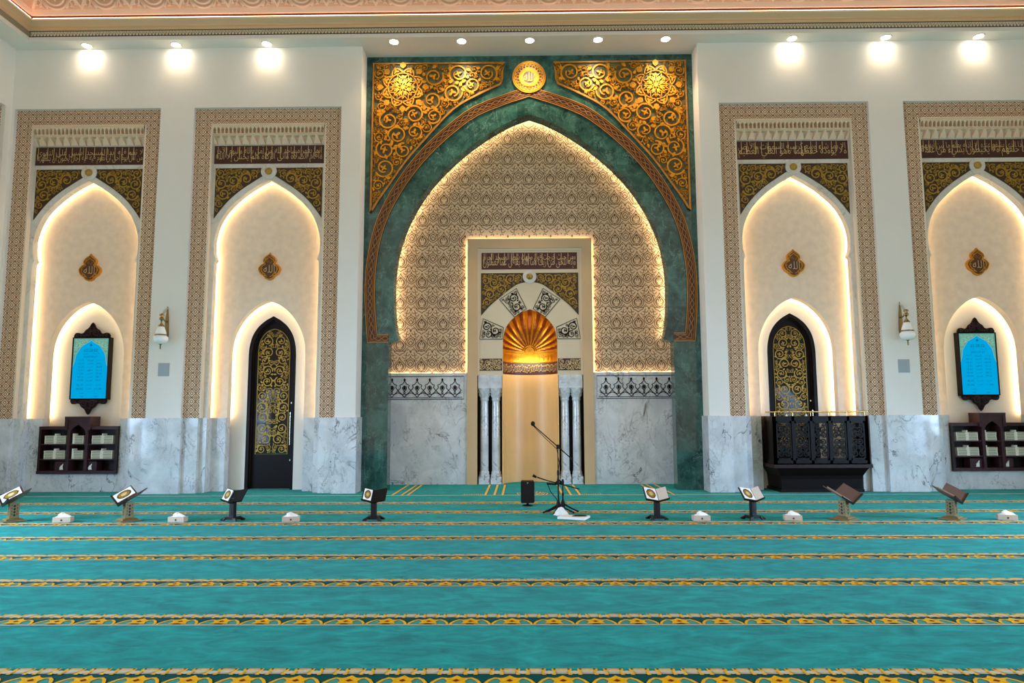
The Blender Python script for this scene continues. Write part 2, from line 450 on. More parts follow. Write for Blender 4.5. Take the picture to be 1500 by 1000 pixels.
# ================================================================== FLOOR
def build_floor():
    mb = MB()
    mb.ground([(-XW-.4, -YB), (XW+.4, -YB), (XW+.4, 2.6), (-XW-.4, 2.6)], 0., 'carpet')
    W = .32; X0 = .016
    def rect(x0, x1, y0, y1, z, m): mb.ground([(x0, y0), (x1, y0), (x1, y1), (x0, y1)], z, m)
    def gr(pts, w, z, m):
        n = len(pts); L = []; R = []
        for i in range(n):
            a = pts[max(0, i-1)]; b = pts[min(n-1, i+1)]; dx, dy = b[0]-a[0], b[1]-a[1]; l = math.hypot(dx, dy) or 1
            L.append((pts[i][0]-dy/l*w/2, pts[i][1]+dx/l*w/2)); R.append((pts[i][0]+dy/l*w/2, pts[i][1]-dx/l*w/2))
        vs = []
        for a, b in zip(L, R): vs += [(a[0], a[1], z), (b[0], b[1], z)]
        mb.add(vs, [(2*i, 2*i+1, 2*i+3, 2*i+2) for i in range(n-1)], m)
    for k in range(-1, 7):
        yc = -8.842+1.2*k; y0 = yc-.147
        rect(-XW, XW, y0, y0+.265, .002, 'cp_dark')
        rect(-XW, XW, y0-.004, y0+.018, .004, 'cp_cream')
        rect(-XW, XW, y0+.205, y0+.24, .004, 'cp_cream')
        lim = min(XW, 11.2)
        n = int(lim/W)
        for i in range(-n, n+1):
            x = X0+i*W
            if abs(x) > lim-.16: continue
            for s in (-1, 1):
                arc = [(x+s*a, y0+b) for a, b in ((.15, .02), (.142, .06), (.12, .105), (.09, .135), (.06, .128), (.03, .1))]
                mb.ground([(x+s*.03, y0+.02)]+arc, .0035, 'cp_sage')
                gr(arc, .02, .005, 'cp_yellow')
            mb.ground([(x+a, y0+b) for a, b in ((-.07, .03), (0, .045), (.07, .03), (.052, .085), (.075, .125), (.03, .14), (0, .175), (-.03, .14), (-.075, .125), (-.052, .085))], .006, 'cp_yellow')
            mb.ground([(x+a, y0+b) for a, b in ((-.022, .09), (0, .07), (.022, .09), (0, .112))], .0075, 'cp_brown')
            for h in (0, .5):
                xb = x+h*W
                for s in (-1, 1): rect(xb+s*.05-.012, xb+s*.05+.012, y0+.185, y0+.29, .006, 'cp_yellow')
                rect(xb-.05, xb+.05, y0+.27, y0+.29, .006, 'cp_yellow')
                mb.ground([(xb+.038*math.cos(t*PI/4), y0+.24+.03*math.sin(t*PI/4)) for t in range(8)], .0065, 'cp_cream')
                rect(xb-.04, xb+.04, y0+.235, y0+.27, .0055, 'cp_cream')
                xc = xb+W/4
                mb.ground([(xc+.034*math.cos(t*PI/4), y0+.225+.03*math.sin(t*PI/4)) for t in range(8)], .0065, 'cp_cream')
    # last row: a thin cream line and the imam's rug drawn in gold
    rect(-XW, XW, -.46, -.40, .003, 'cp_cream')
    for s in (-1, 1):
        for x in (2.79, 2.6, 2.48, .937, .757, .595):
            rect(s*x-.022, s*x+.022, -.41, 1.62, .004, 'cp_yellow')
        rect(s*1.5-1.3, s*1.5+1.3, 1.5, 1.54, .004, 'cp_yellow') if False else None
        for j in range(9):
            gr([(s*(.98+.045*j), -.38), (s*(1.0+.045*j), -.22+.012*(j % 3)), (s*(1.03+.045*j), -.36)], .018, .004, 'cp_yellow')
    for s in (-1, 1):
        for j in range(5):
            gr(spl([(s*(.02+.06*j), -.4), (s*(.10+.05*j), -.2+.09*(j % 2)), (s*(.02+.07*j), .12-.05*j), (s*(.06+.05*j), .3-.07*j)], 5), .022, .004, 'cp_yellow')
    return struct('floor', mb, 'teal carpet with gold patterned prayer row bands', 'carpet')
build_floor()

# ================================================================== BACK WALL
def build_back_wall():
    mb = MB()
    G = 3.645
    for s in (-1, 1):
        for a, b in ((G, 4.075), (7.275, 8.01), (11.21, XW+.3)):
            mb.box(s*a, s*b, 0, 1.1, 1.54, 8.24, 'white')
        mb.box(s*G, s*(XW+.3), 0, 1.1, 8.24, SOF+.05, 'white')
    struct('wall_back', mb, 'plain white wall with recessed niches either side of the green portal', 'wall')
    mb = MB()
    for s in (-1, 1):
        for a, b in ((G-.035, 4.105), (7.245, 8.04), (11.18, XW)):
            mb.box(s*a, s*b, -.03, 1.1, 0, 1.545, 'marble')
    struct('baseboard_back', mb, 'grey veined white marble dado of the pillars', 'dado')
build_back_wall()

# ---- carved straps shared by the borders
def carved_tile(mb, x0, z0, w, h, y, horizontal=False):
    """one repeat of the interlaced fret: flat dark lines drawn in place of sunk channels, cream straps between"""
    k = [0]
    def P(u, v):
        return (x0+(v if horizontal else u)*w, z0+(u if horizontal else v)*h)
    def rib(c, t=.0155):
        k[0] += 1; mb.ribbon([P(u, v) for u, v in c], t, y-.0004*k[0], None, 'carve_line')
    rib([(.5, -.03), (.5, .0), (1, .5)]); rib([(1, .5), (.5, 1)]); rib([(.5, 1), (0, .5)]); rib([(0, .5), (.5, 0)])
    rib([(.5, .27), (.73, .5), (.5, .73), (.27, .5), (.5, .27)], .016)
    rib([(.44, .5), (.56, .5)], .022)
    for sx in (0, 1):
        for sz in (0, 1):
            f = lambda u, v: (abs(sx-u), abs(sz-v))
            rib([f(0, .2), f(.11, .11), f(.2, 0)], .014)
    rib([(.5, .10), (.5, .2)], .013); rib([(.5, .8), (.5, .9)], .013); rib([(.1, .5), (.2, .5)], .013); rib([(.8, .5), (.9, .5)], .013)

def border_mesh(outer, inner, z0, ztop, ziTop, y):
    """carved U frame centred on x=0"""
    mb = MB()
    pts = [(-outer, z0), (-outer, ztop), (outer, ztop), (outer, z0), (inner, z0), (inner, ziTop), (-inner, ziTop), (-inner, z0)]
    mb.prism(pts, y+.006, y+.35, 'carve')
    w = outer-inner; tw = w/2
    nz = int(round((ztop-z0)/tw))
    hz = (ztop-z0)/nz
    for s in (-1, 1):
        for c in (0, 1):
            xa = (inner+c*tw) if s > 0 else (-outer+c*tw)
            for k in range(nz): carved_tile(mb, xa, z0+k*hz, tw, hz, y)
    nx = int(round(2*inner/tw)); hx = 2*inner/nx; th = (ztop-ziTop)/2
    for k in range(nx):
        for c in (0, 1): carved_tile(mb, -inner+k*hx, ziTop+c*th, hx, th, y)
    # smooth moulding round the inner edge
    q = [(-inner, z0), (-inner, ziTop), (inner, ziTop), (inner, z0), (inner-.035, z0), (inner-.035, ziTop-.035), (-inner+.035, ziTop-.035), (-inner+.035, z0)]
    mb.prism(q, y-.005, y+.3, 'carve_moulding')
    return mb
BORDER = border_mesh(1.6, 1.26, 1.54, 8.24, 7.9, .09)

# ---- half profiles
A2 = [(0, 6.69), (.25, 6.555), (.51, 6.375), (.75, 6.16), (.93, 5.95), (1.06, 5.7), (1.13, 5.45), (1.148, 5.25), (1.135, 5.05), (1.085, 4.92), (1.13, 4.86), (1.135, 4.6), (1.135, 1.54)]
A2S = [(0, 6.69)]+spl(A2[1:9], 4)+A2[9:]
A2S[0] = (0, 6.69)
O2 = spl([(.12, 6.78), (.35, 6.63), (.6, 6.46), (.85, 6.24), (1.04, 6.01), (1.165, 5.83)], 4)
A3 = [(0, 4.065)]+spl([(.13, 4.02), (.265, 3.95), (.44, 3.81), (.6, 3.62), (.72, 3.40), (.79, 3.18), (.82, 2.95)], 3)
A4 = [(0, 3.77)]+spl([(.09, 3.72), (.18, 3.665), (.33, 3.53), (.45, 3.33), (.51, 3.1), (.525, 2.9)], 3)
AGL = [(0, 3.50)]+spl([(.06, 3.485), (.16, 3.44), (.26, 3.34), (.33, 3.2), (.355, 3.0)], 3)

def u_plate(mb, W, z0, ztop, half, y0, y1, mat, side=None):
    p = arch(half)
    mb.prism([(-W, z0), (-W, ztop), (W, ztop), (W, z0)]+list(reversed(p)), y0, y1, mat, side)
def led_path(mb, half, off, y, z0, mat, r=.011):
    p = offset_path(arch(half), off)
    p = [(x, max(z, z0)) for x, z in p]
    mb.tube([(x, y, z) for x, z in p], r, mat, 6)

# muqarnas cornice
def muqarnas_mesh():
    mb = MB(); n = 14; w = 2.44; cw = w/n; z0, z1 = 7.475, 7.865
    def fn(u, v):
        x = -w/2+u*w; z = z0+v*(z1-z0); c = (u*n) % 1-.5; a = abs(c)
        c2 = abs(((u*n*2) % 1)-.5)
        if v < .52:
            t = v/.52
            base = .03+.085*t
            wn = .46*t
            d = base-(.11*math.sqrt(max(0, 1-(a/wn)**2)) if wn > 1e-3 and a < wn else 0)
            if v > .46: d = base*.75
        else:
            t = (v-.52)/.48
            base = .115+.03*t
            d = base
            if .10 < t < .74:
                wn = .36*(1 if t < .5 else max(0.05, 1-((t-.5)/.25)**2))
                if c2 < wn: d = base-.10
            elif t >= .86: d = .15
        return (x, .2-d, z)
    mb.grid(fn, n*16, 30, 'muq', False)
    mb.box(-w/2, w/2, .04, .21, z1, 7.9, 'muq')
    return mb
MUQ = muqarnas_mesh()

# small gilded spandrel (right half; left is its mirror)
def small_spandrel(half_out, xin, xout, ztop, zbot, y, boss=None, seed=3, rmax=.12, rmin=.03):
    mb = MB()
    hp = [p for p in half_out if p[0] <= xout+1e-6]
    def inside(x, z, e=.012):
        if not (xin+e*.2 < x < xout-e and z < ztop-e and z > zbot): return False
        if boss and (x-boss[0])**2+(z-boss[1])**2 < (boss[2]+.01)**2: return False
        zz = None
        for (a, b), (c, d) in zip(hp, hp[1:]):
            if a <= x <= c: zz = b+(d-b)*(x-a)/(c-a or 1); break
        return zz is not None and z > zz+e
    pts = [(xin, ztop)]
    if boss:
        a0 = math.acos(max(-1, min(1, (xin-boss[0])/boss[2])))
        zt = ztop-boss[1]
        if abs(zt) < boss[2]:
            xs = math.sqrt(boss[2]**2-zt**2); pts = [(boss[0]+xs, ztop)]
            at = math.atan2(zt, xs); p0 = hp[0]
            ab = math.atan2(p0[1]-boss[1], p0[0]-boss[0])
            for k in range(1, 7): 
                t = at+(ab-at)*k/7; pts.append((boss[0]+boss[2]*math.cos(t), boss[1]+boss[2]*math.sin(t)))
    pts += hp+[(xout, ztop)]
    mb.prism(pts, y, y+.03, 'spandrel_ground')
    scrolls(mb, inside, (xin, xout, zbot, ztop), y-.012, y, 'gold_small', rmax, rmin, seed, 700, .2)
    return mb
SP = small_spandrel(O2, .1, 1.165, 6.945, 5.83, .185, (0, 6.865, .175), 5)

def boss_mesh(z, y, R, r):
    mb = MB()
    mb.prism([(R*math.cos(t*PI/16), z+R*math.sin(t*PI/16)) for t in range(32)], y-.03, y+.03, 'arch_marble')
    return mb
def boss_knob(z, y, r):
    mb = MB()
    mb.grid(lambda u, v: (r*math.sin(v*PI/2)*math.cos(u*2*PI), y-.03-r*.8*math.cos(v*PI/2), z+r*math.sin(v*PI/2)*math.sin(u*2*PI)), 20, 6, 'gold_small')
    return mb

CAL = ['لا تقم فيه أبدا لمسجد أسس على التقوى|من أول يوم أحق أن تقوم فيه فيه رجال يحبون أن يتطهروا',
       'إنما يعمر مساجد الله من آمن بالله واليوم الآخر|وأقام الصلاة وآتى الزكاة ولم يخش إلا الله',
       'إلا بما شاء وسع كرسيه السموات والأرض|ولا يؤوده حفظهما وهو العلي العظيم',
       'من ذا الذي يشفع عنده إلا بإذنه يعلم ما بين أيديهم|وما خلفهم ولا يحيطون بشيء من علمه']
def calligraphy(x0, x1, z0, z1, y, txt, ground, ink):
    mb = MB(); mb.box(x0, x1, y, y+.03, z0, z1, ground)
    h = z1-z0; up, dn = txt.split('|')
    put_text(mb, dn, x0+.04, x1-.04, z0+.05*h, z0+.70*h, y-.008, ink)
    put_text(mb, up, x0+.04, x1-.04, z0+.36*h, z0+.97*h, y-.010, ink)
    rnd = random.Random(len(txt)); 
    n = int((x1-x0)/.16)
    for i in range(n):
        xa = x0+.08+i*(x1-x0-.16)/n+rnd.uniform(-.03, .03)
        mb.ribbon([(xa, z0+h*rnd.uniform(.25, .4)), (xa+.004, z0+.95*h)], .011, y-.007, None, ink)
    return mb

# wall medallion
def medallion_mesh():
    mb = MB()
    half = [(0, .33)]+spl([(.02, .29), (.09, .245), (.135, .19), (.14, .14), (.12, .095), (.17, .07), (.235, 0), (.24, -.06), (.2, -.14), (.13, -.19), (.08, -.25), (0, -.285)], 3)
    o = arch(half[:-1])+[(0, -.285)]
    mb.prism(o, -.05, 0, 'gold')
    inn = [(x*.86, z*.86-.005) for x, z in o]
    mb.prism(inn, -.058, -.05, 'med_brown')
    for k in (.93, .74):
        mb.ribbon([(x*k, z*k-.004) for x, z in o[1:-1]], .016, -.066, -.05, 'gold')
    put_text(mb, 'الله', -.12, .12, -.12, .05, -.068, 'script_gold')
    put_text(mb, 'جل جلاله', -.07, .07, .08, .18, -.068, 'gold')
    for s in (-1, 1):
        for a, b in ((.17, -.02), (.14, -.12), (.09, -.17), (.1, .2)):
            mb.poly(leaf(s*a, b-.01, .026, 0), -.066, -.055, 'gold')
    return mb
MED = medallion_mesh()

SIDE = ['far left', 'left door', 'right balcony', 'far right']
NAME = ['far left bookcase niche', 'tall door niche', 'dark balcony niche', 'far right bookcase niche']
med0 = None
for i, cx in enumerate(NX):
    mbx = BORDER.moved(cx)
    struct('trim_%d' % (i+1), mbx, 'carved beige fretwork border round the '+NAME[i], 'border')
    # white arch plate with the lit arch edge
    mb = MB(); u_plate(mb, 1.26, 1.54, 7.9, A2S, .2, .36, 'arch_marble')
    mb = mb.moved(cx)
    struct('trim_%d' % (i+5), mb, 'cream marble arch of the '+NAME[i], 'arch')
    # back plaster panel with the small arch
    lowz = {0: 1.375, 1: 0., 2: 0., 3: 1.375}[i]
    mb = MB()
    u_plate(mb, 1.4, 1.54, 7.2, A3+[(.82, 1.54)], .45, .62, 'stucco', 'carve_moulding')
    struct('trim_%d' % (i+9), mb.moved(cx), 'beige plaster back of the '+NAME[i], 'panel')
    # dado steps
    mb = MB()
    for s in (-1, 1):
        mb.box(s*1.26, s*1.63, .06, .5, 0, 1.54, 'marble')
        mb.box(s*1.125, s*1.26, .17, .5, 0, 1.54, 'marble')
        mb.box(s*.83, s*1.13, .42, .64, 0, 1.54, 'marble')
    if i in (0, 3):
        mb.box(-.83, .83, .42, .64, 0, .372, 'marble')
    struct('baseboard_%s' % ['left', 'left_door', 'right_balcony', 'right'][i], mb.moved(cx), 'stepped grey marble dado of the '+NAME[i], 'dado')
    # white inner wall with led lines
    mb = MB()
    if i in (0, 3): mb.box(-1.3, 1.3, .75, .8, .3, 4.6, 'white')
    else: u_plate(mb, 1.3, 0, 4.6, A4+[(.525, 0)], .75, .98, 'white')
    mb.box(-1.4, 1.4, .95, 1.1, 0, 8.24, 'white') if i in (0, 3) else None
    struct('wall_%s' % ['niche_left', 'niche_door', 'niche_balcony', 'niche_right'][i], mb.moved(cx), 'smooth white inner wall of the '+NAME[i], 'wall')
    lt = MB(); led_path(lt, A2S, .06, .405, 1.56, 'led'); led_path(lt, A3+[(.82, 1.54)], .06, .685, 1.56, 'led')
    tag(lt.moved(cx).build('led_strip'), 'warm light line hidden behind the arch edges of the '+NAME[i], 'light strip', 'light lines in the niches')
    tag(MUQ.moved(cx).build('muqarnas_cornice'), 'cream honeycomb cornice at the top of the '+NAME[i], 'cornice', 'honeycomb cornices')
    cal = calligraphy(-1.205, 1.195, 7.045, 7.45, .185, CAL[i], 'brown', 'script_gold')
    tag(cal.moved(cx).build('calligraphy_panel'), 'maroon panel of gilded calligraphy in the '+NAME[i], 'panel', 'calligraphy panels of the niches')
    for s, w in ((1, 'right'), (-1, 'left')):
        q = SP if s > 0 else SP.mirrored(0)
        tag(q.moved(cx).build('spandrel_panel'), 'gilded scrollwork spandrel, %s of the arch tip in the %s' % (w, NAME[i]), 'panel', 'gilded niche spandrels')
    b = thing('arch_boss', 'round gold boss at the arch tip of the '+NAME[i], 'boss', (cx, 0, 0), 0, 'gold bosses')
    boss_mesh(6.865, .2, .17, .08).build('ring', b); boss_knob(6.865, .2, .08).build('knob', b)
    md = MED.build('wall_medallion') if med0 is None else copy_thing(med0)
    med0 = med0 or md; md.location = (cx, .448, 4.79)
    tag(md, 'gold and brown calligraphy medallion in the '+NAME[i], 'medallion', 'wall medallions')

# ================================================================== DOORS
def build_door(i, cx):
    d = thing('door_%d' % (i+1), ['tall dark arched door with gilded glass panel, left of the green portal', 'dark wooden arched door behind the balcony rail'][i], 'door', (cx, 0, 0))
    d['kind'] = 'structure'
    mb = MB()
    p = arch(A4+[(.525, 0)]); q = arch([(x*.87, z-.075) for x, z in A4]+[(.525*.87, 0)])
    mb.prism(p+list(reversed(q)), .76, .93, 'wood_black'); mb.build('door_frame', d)
    mb = MB()
    a = arch([(x*.86, z-.08) for x, z in A4]+[(.45, .01)]); g = arch(AGL+[(.355, .755)])
    n = len(a)
    mb.prism(a[:]+[(.355, .01), ]+[] if False else a, .885, .93, 'wood_black'); leafo = mb.build('leaf', d)
    mb = MB(); mb.prism(g, .872, .884, 'dglass')
    def inside(x, z):
        if z < .765 or z > 3.49: return False
        h = .355 if z < 3.0 else interp(AGL, z)
        return abs(x) < h-.006
    scrolls(mb, inside, (0, .355, .76, 3.5), .866, .872, 'gold_small', .11, .03, 8+i, 500, .17, True, 0.)
    mb.ribbon([(x*.985, z-.004) for x, z in g], .012, .865, .872, 'gold_small', True)
    mb.build('glass_panel', leafo)
    mb = MB()
    mb.tube([(.42, .80, .95), (.42, .80, 1.66)], .014, 'chrome', 10)
    for z in (1.0, 1.6): mb.tube([(.42, .80, z), (.42, .89, z)], .01, 'chrome', 8)
    for z in (1.86, .62): mb.tube([(.42, .885, z), (.42, .865, z)], .02, 'chrome', 10)
    mb.build('door_handle', leafo)['label'] = 'polished steel pull handle'
build_door(0, NX[1]); build_door(1, NX[2])

# ================================================================== GREEN PORTAL
PIN = [(0, 8.235)]+spl([(.3, 8.13), (.607, 7.98), (1.05, 7.70), (1.47, 7.375), (1.85, 7.02), (2.17, 6.66), (2.45, 6.25), (2.66, 5.85), (2.83, 5.4), (2.925, 5.0), (2.968, 4.6), (2.975, 4.25), (2.96, 3.8), (2.92, 3.45), (2.85, 3.18)], 2)
YG = .47
def build_portal():
    mb = MB()
    half = PIN+[(3.062, 3.13), (3.062, 0)]
    p = arch(half)
    mb.prism([(-3.66, 0), (-3.66, SOF+.04), (3.66, SOF+.04), (3.66, 0)]+list(reversed(p)), YG, .82, 'green')
    struct('wall_portal', mb, 'polished dark green marble wall with a large horseshoe arch', 'wall')
    # gold banded arch line
    mb = MB()
    inn = [(0, 8.64)]+spl([(.4, 8.51), (1.146, 8.207), (1.72, 7.78), (2.235, 7.282), (2.64, 6.77), (2.958, 6.251), (3.16, 5.8), (3.296, 5.313), (3.37, 4.736), (3.385, 4.2), (3.36, 3.75), (3.315, 3.31)], 3)+[(3.065, 3.31)]
    out = [(0, 8.87)]+spl([(.4, 8.735), (1.22, 8.42), (1.85, 7.95), (2.38, 7.44), (2.81, 6.89), (3.13, 6.35), (3.35, 5.86), (3.49, 5.34), (3.575, 4.75), (3.59, 4.2), (3.565, 3.7), (3.515, 3.14)], 3)+[(3.065, 3.14)]
    ip = arch(inn); op = arch(out)
    mb.prism(op+list(reversed(ip)), YG-.02, YG, 'band_red')
    mid = [((a[0]+b[0])/2, (a[1]+b[1])/2) for a, b in zip(ip, op)]
    for f, w in ((0., .018), (.17, .009), (.83, .009), (1., .018)):
        pth = [(a[0]+(b[0]-a[0])*f, a[1]+(b[1]-a[1])*f) for a, b in zip(ip, op)]
        mb.ribbon(pth, w, YG-.034, YG-.02, 'gold_dark')
    # running scroll in the middle
    dense = []
    for a, b in zip(mid, mid[1:]):
        n = max(1, int(math.hypot(b[0]-a[0], b[1]-a[1])/.05))
        dense += [(a[0]+(b[0]-a[0])*k/n, a[1]+(b[1]-a[1])*k/n) for k in range(n)]
    for ph in (0, PI):
        wav = []
        for k, pt in enumerate(dense):
            a = dense[max(0, k-1)]; b = dense[min(len(dense)-1, k+1)]
            dx, dz = b[0]-a[0], b[1]-a[1]; l = math.hypot(dx, dz) or 1; d = .042*math.sin(k*1.05+ph)
            wav.append((pt[0]-dz/l*d, pt[1]+dx/l*d))
        mb.ribbon(wav, .011, YG-.030, YG-.02, 'gold_dark')
    tag(mb.build('arch_band'), 'reddish gold inlaid band tracing the large horseshoe arch on green marble', 'arch band')
    # roundel
    mb = MB(); zc = 9.08
    def ring(R0, R1, y, yb, mat, n=48):
        o = [(R1*math.cos(2*PI*k/n), zc+R1*math.sin(2*PI*k/n)) for k in range(n)]
        i_ = [(R0*math.cos(2*PI*k/n), zc+R0*math.sin(2*PI*k/n)) for k in range(n)]
        vs = [(x, y, z) for x, z in o]+[(x, y, z) for x, z in i_]+[(x, yb, z) for x, z in o]+[(x, yb, z) for x, z in i_]
        fs = []
        for k in range(n):
            j = (k+1) % n; fs += [(k, j, n+j, n+k), (k, 2*n+k, 2*n+j, j), (n+k, n+j, 3*n+j, 3*n+k)]
        mb.add(vs, fs, mat)
    ring(.0, .37, YG-.03, YG, 'band_red')
    for R in (.36, .325, .205, .18): ring(R-.012, R+.012, YG-.05, YG-.03, 'gold')
    ring(.14, .165, YG-.04, YG-.03, 'gold')
    for k in range(22):
        t = 2*PI*k/22; x, z = .265*math.cos(t), zc+.265*math.sin(t)
        mb.ribbon([(x+.045*math.cos(a+t), z+.045*math.sin(a+t)) for a in [q*.55 for q in range(10)]], .014, YG-.042, YG-.03, 'gold')
        mb.poly(drop(x, z, .05, .03, t), YG-.042, YG-.03, 'gold')
    put_text(mb, 'الله', -.12, .12, zc-.10, zc+.12, YG-.052, 'gold')
    tag(mb.build('gold_roundel'), 'round gold calligraphy medallion at the tip of the large arch', 'medallion')
    # carved gold spandrels
    low = spl([(.65, 8.92), (1.2, 8.66), (1.72, 8.33), (2.36, 7.62), (2.75, 7.15), (3.11, 6.62), (3.34, 6.28), (3.497, 6.0)], 3)
    pts = [(.54, 9.42), (.60, 9.2), (.60, 9.05)]+low+[(3.485, 9.43)]
    def inside(x, z):
        if x > 3.47 or z > 9.41 or z < 6.0 or x < .57: return False
        for (a, b), (c, d) in zip(low, low[1:]):
            if a <= x <= c: return z > b+(d-b)*(x-a)/(c-a)+.03
        return x < .65 and z > 8.95
    mb = MB(); mb.prism(pts, YG-.012, YG, 'green_ground')
    mb.ribbon(pts, .045, YG-.045, YG-.012, 'gold_dark', True)
    y1, y0 = YG-.055, YG-.012
    sx, sz = 2.82, 8.87
    for k in range(8):          # star rosette
        t = 2*PI*k/8
        P = lambda r, a: (sx+r*math.cos(t+a), sz+r*math.sin(t+a))
        mb.ribbon([P(.05, 0), P(.16, .2), P(.27, 0), P(.16, -.2)], .024, y1, y0, 'gold', True)
        mb.ribbon([P(.1, .39), P(.21, .39)], .03, y1, y0, 'gold')
        mb.ribbon([P(.27, 0), P(.22, .2), P(.33, .39), P(.22, .58), P(.27, .785)], .024, y1, y0, 'gold')
        mb.ribbon([P(.33+.13*math.sin(q*PI/8), -.0+.785*q/8) for q in range(9)], .03, y1, y0, 'gold')
        mb.poly(leaf(*P(.40, .39), .085, t+.39, 3), y1-.004, y0, 'gold')
        mb.poly(drop(*P(.43, 0.), .15, .14, t), y1-.004, y0, 'gold')
    mb.ribbon([(sx+.33*math.cos(q*PI/16), sz+.33*math.sin(q*PI/16)) for q in range(32)], .022, y1, y0, 'gold', True)
    mb.poly([(sx+.05*math.cos(q*PI/5), sz+.05*math.sin(q*PI/5)) for q in range(10)], y1, y0, 'gold')
    scrolls(mb, inside, (.55, 3.5, 6.0, 9.42), y1, y0, 'gold', .21, .026, 21, 1600, .16, True, None, ((sx, sz, .50),))
    for s, w in ((1, 'right'), (-1, 'left')):
        q = mb if s > 0 else mb.mirrored(0)
        tag(q.build('carved_spandrel'), 'large carved gold arabesque panel at the upper %s of the green portal' % w, 'panel', 'large gold spandrels')
build_portal()

# ================================================================== ALCOVE AND MIHRAB
def build_alcove():
    mb = MB()
    for s in (-1, 1): mb.box(s*4.0, s*4.1, .8, 1.9, 0, 9.2, 'white')
    mb.box(-4.1, 4.1, .8, 1.9, 9.1, 9.2, 'white')
    struct('wall_alcove', mb, 'white side walls of the alcove behind the green arch', 'wall')
    # patterned wall
    mb = MB()
    mb.prism([(-4, 2.5), (-4, 9.1), (4, 9.1), (4, 2.5), (1.2, 2.5), (1.2, 5.5), (-1.2, 5.5), (-1.2, 2.5)], 1.83, 1.9, 'wallp')
    PX, PZ = .51, .50; y = 1.825; w = .0165
    def curve(pts, x, z, ww=w): mb.ribbon([(x+a*PX, z+b*PZ) for a, b in pts], ww, y, None, 'wallp_line')
    unit = [spl([(0, 0), (.2, .12), (.27, .3), (.18, .48), (.06, .6), (0, .74)], 3),
            spl([(.5, .22), (.36, .3), (.27, .44), (.33, .62), (.46, .7), (.5, .82)], 3),
            spl([(.06, .18), (.15, .27), (.13, .4), (.04, .42), (.05, .32)], 2),
            spl([(.5, .52), (.43, .44), (.42, .36), (.48, .34)], 2),
            spl([(.12, .78), (.2, .68), (.3, .72), (.28, .84), (.2, .84)], 2),
            spl([(.36, .98), (.3, .88), (.38, .8), (.46, .9)], 2),
            spl([(.0, .82), (.08, .9), (.2, .95), (.27, 1.06)], 2),
            spl([(.0, .06), (.13, .16), (.19, .3), (.12, .44), (0, .56)], 2), spl([(.5, .3), (.40, .38), (.36, .46), (.42, .58), (.5, .64)], 2), spl([(.2, .56), (.26, .62), (.34, .6), (.33, .52)], 2),
            spl([(.32, .06), (.4, .12), (.46, .04)], 2), spl([(.1, .04), (.22, .03), (.3, .12), (.38, .2)], 2)]
    wp = PIN
    for i in range(-6, 7):
        for j in range(0, 12):
            x = i*PX; z = 2.56+j*PZ; zc = z+.25
            if z+PZ > 8.72 or z+.5 > 8.95: continue
            if abs(x) > 3.35: continue
            lim = interp([(a*1.075+.1, (b-1.58)*1.065+1.68) for a, b in PIN], zc-.2) if zc > 3.4 else 3.5
            if abs(x) > lim+.3: continue
            if abs(x) < 1.2 and z+.5 < 5.72: continue
            for c in unit:
                for s in (-1, 1):
                    q = [(x+s*a*PX, z+b*PZ) for a, b in c]
                    if any(abs(a) < 1.47 and b < 5.74 for a, b in q): continue
                    mb.ribbon(q, w, y, None, 'wallp_line')
            for (a, b, r) in ((0, .5, .05), (.5, 0., .05), (0, .08, .03), (.5, .62, .028)):
                if abs(x+a*PX) < 1.5 and z+b*PZ < 5.78: continue
                q = [(x+(a+r*math.cos(t))*PX, z+(b+1.6*r*math.sin(t))*PZ) for t in (0, PI/2, PI, 3*PI/2)]
                mb.flat(q, y, 'wallp_line')
    struct('wall_alcove_back', mb, 'beige wall covered in fine brown arabesque pattern inside the large arch', 'wall')
    mb = MB()
    for s in (-1, 1): mb.box(s*1.46, s*4.0, 1.75, 1.79, 0, 2.555, 'marble')
    struct('baseboard_alcove', mb, 'grey veined marble dado either side of the prayer niche', 'dado')
    for s, wd in ((-1, 'left'), (1, 'right')):
        mb = MB(); a, b = s*1.54, s*3.9; x0, x1 = min(a, b), max(a, b)
        mb.ribbon([(x0, 1.95), (x0, 2.475), (x1, 2.475), (x1, 1.95)], .016, 1.742, 1.75, 'wood_black', True)
        mb.ribbon([(x0+.04, 1.99), (x1-.04, 1.99)], .012, 1.742, 1.75, 'wood_black')
        P = .293; n = int(2.3/P)
        for k in range(n):
            c = s*(1.75+k*P)
            for q in (spl([(c-.147, 2.15), (c-.09, 2.22), (c-.11, 2.27), (c-.05, 2.3), (c, 2.36), (c+.05, 2.3), (c+.11, 2.27), (c+.09, 2.22), (c+.147, 2.15)], 3),
                      spl([(c-.147, 2.10), (c-.06, 2.06), (c, 2.0), (c+.06, 2.06), (c+.147, 2.10)], 3),
                      spl([(c-.147, 2.15), (c-.05, 2.06), (c+.02, 2.1), (c-.05, 2.2), (c, 2.26), (c+.05, 2.2), (c-.02, 2.1), (c+.05, 2.06), (c+.147, 2.15)], 3)):
                mb.ribbon(q, .016, 1.742, 1.75, 'wood_black')
            mb.poly(drop(c, 2.16, .09, .06, PI/2), 1.742, 1.75, 'wood_black'); mb.poly(drop(c, 2.355, .08, .05, PI/2), 1.742, 1.75, 'wood_black')
        tag(mb.build('inlaid_frieze'), 'black lacework frieze inlaid in the marble on the %s of the prayer niche' % wd, 'frieze', 'black inlaid friezes')
    # light coves: ledge, frame and arch outline
    mb = MB()
    for s in (-1, 1):
        mb.tube([(s*1.5, 1.808, 2.53), (s*3.7, 1.808, 2.53)], .012, 'led_big', 6)
        mb.tube([(s*1.435, 1.808, 2.57), (s*1.435, 1.808, 5.685)], .012, 'led_big', 6)
    mb.tube([(-1.435, 1.808, 5.685), (1.435, 1.808, 5.685)], .012, 'led_big', 6)
    k = 16.13/15.25
    pp = []
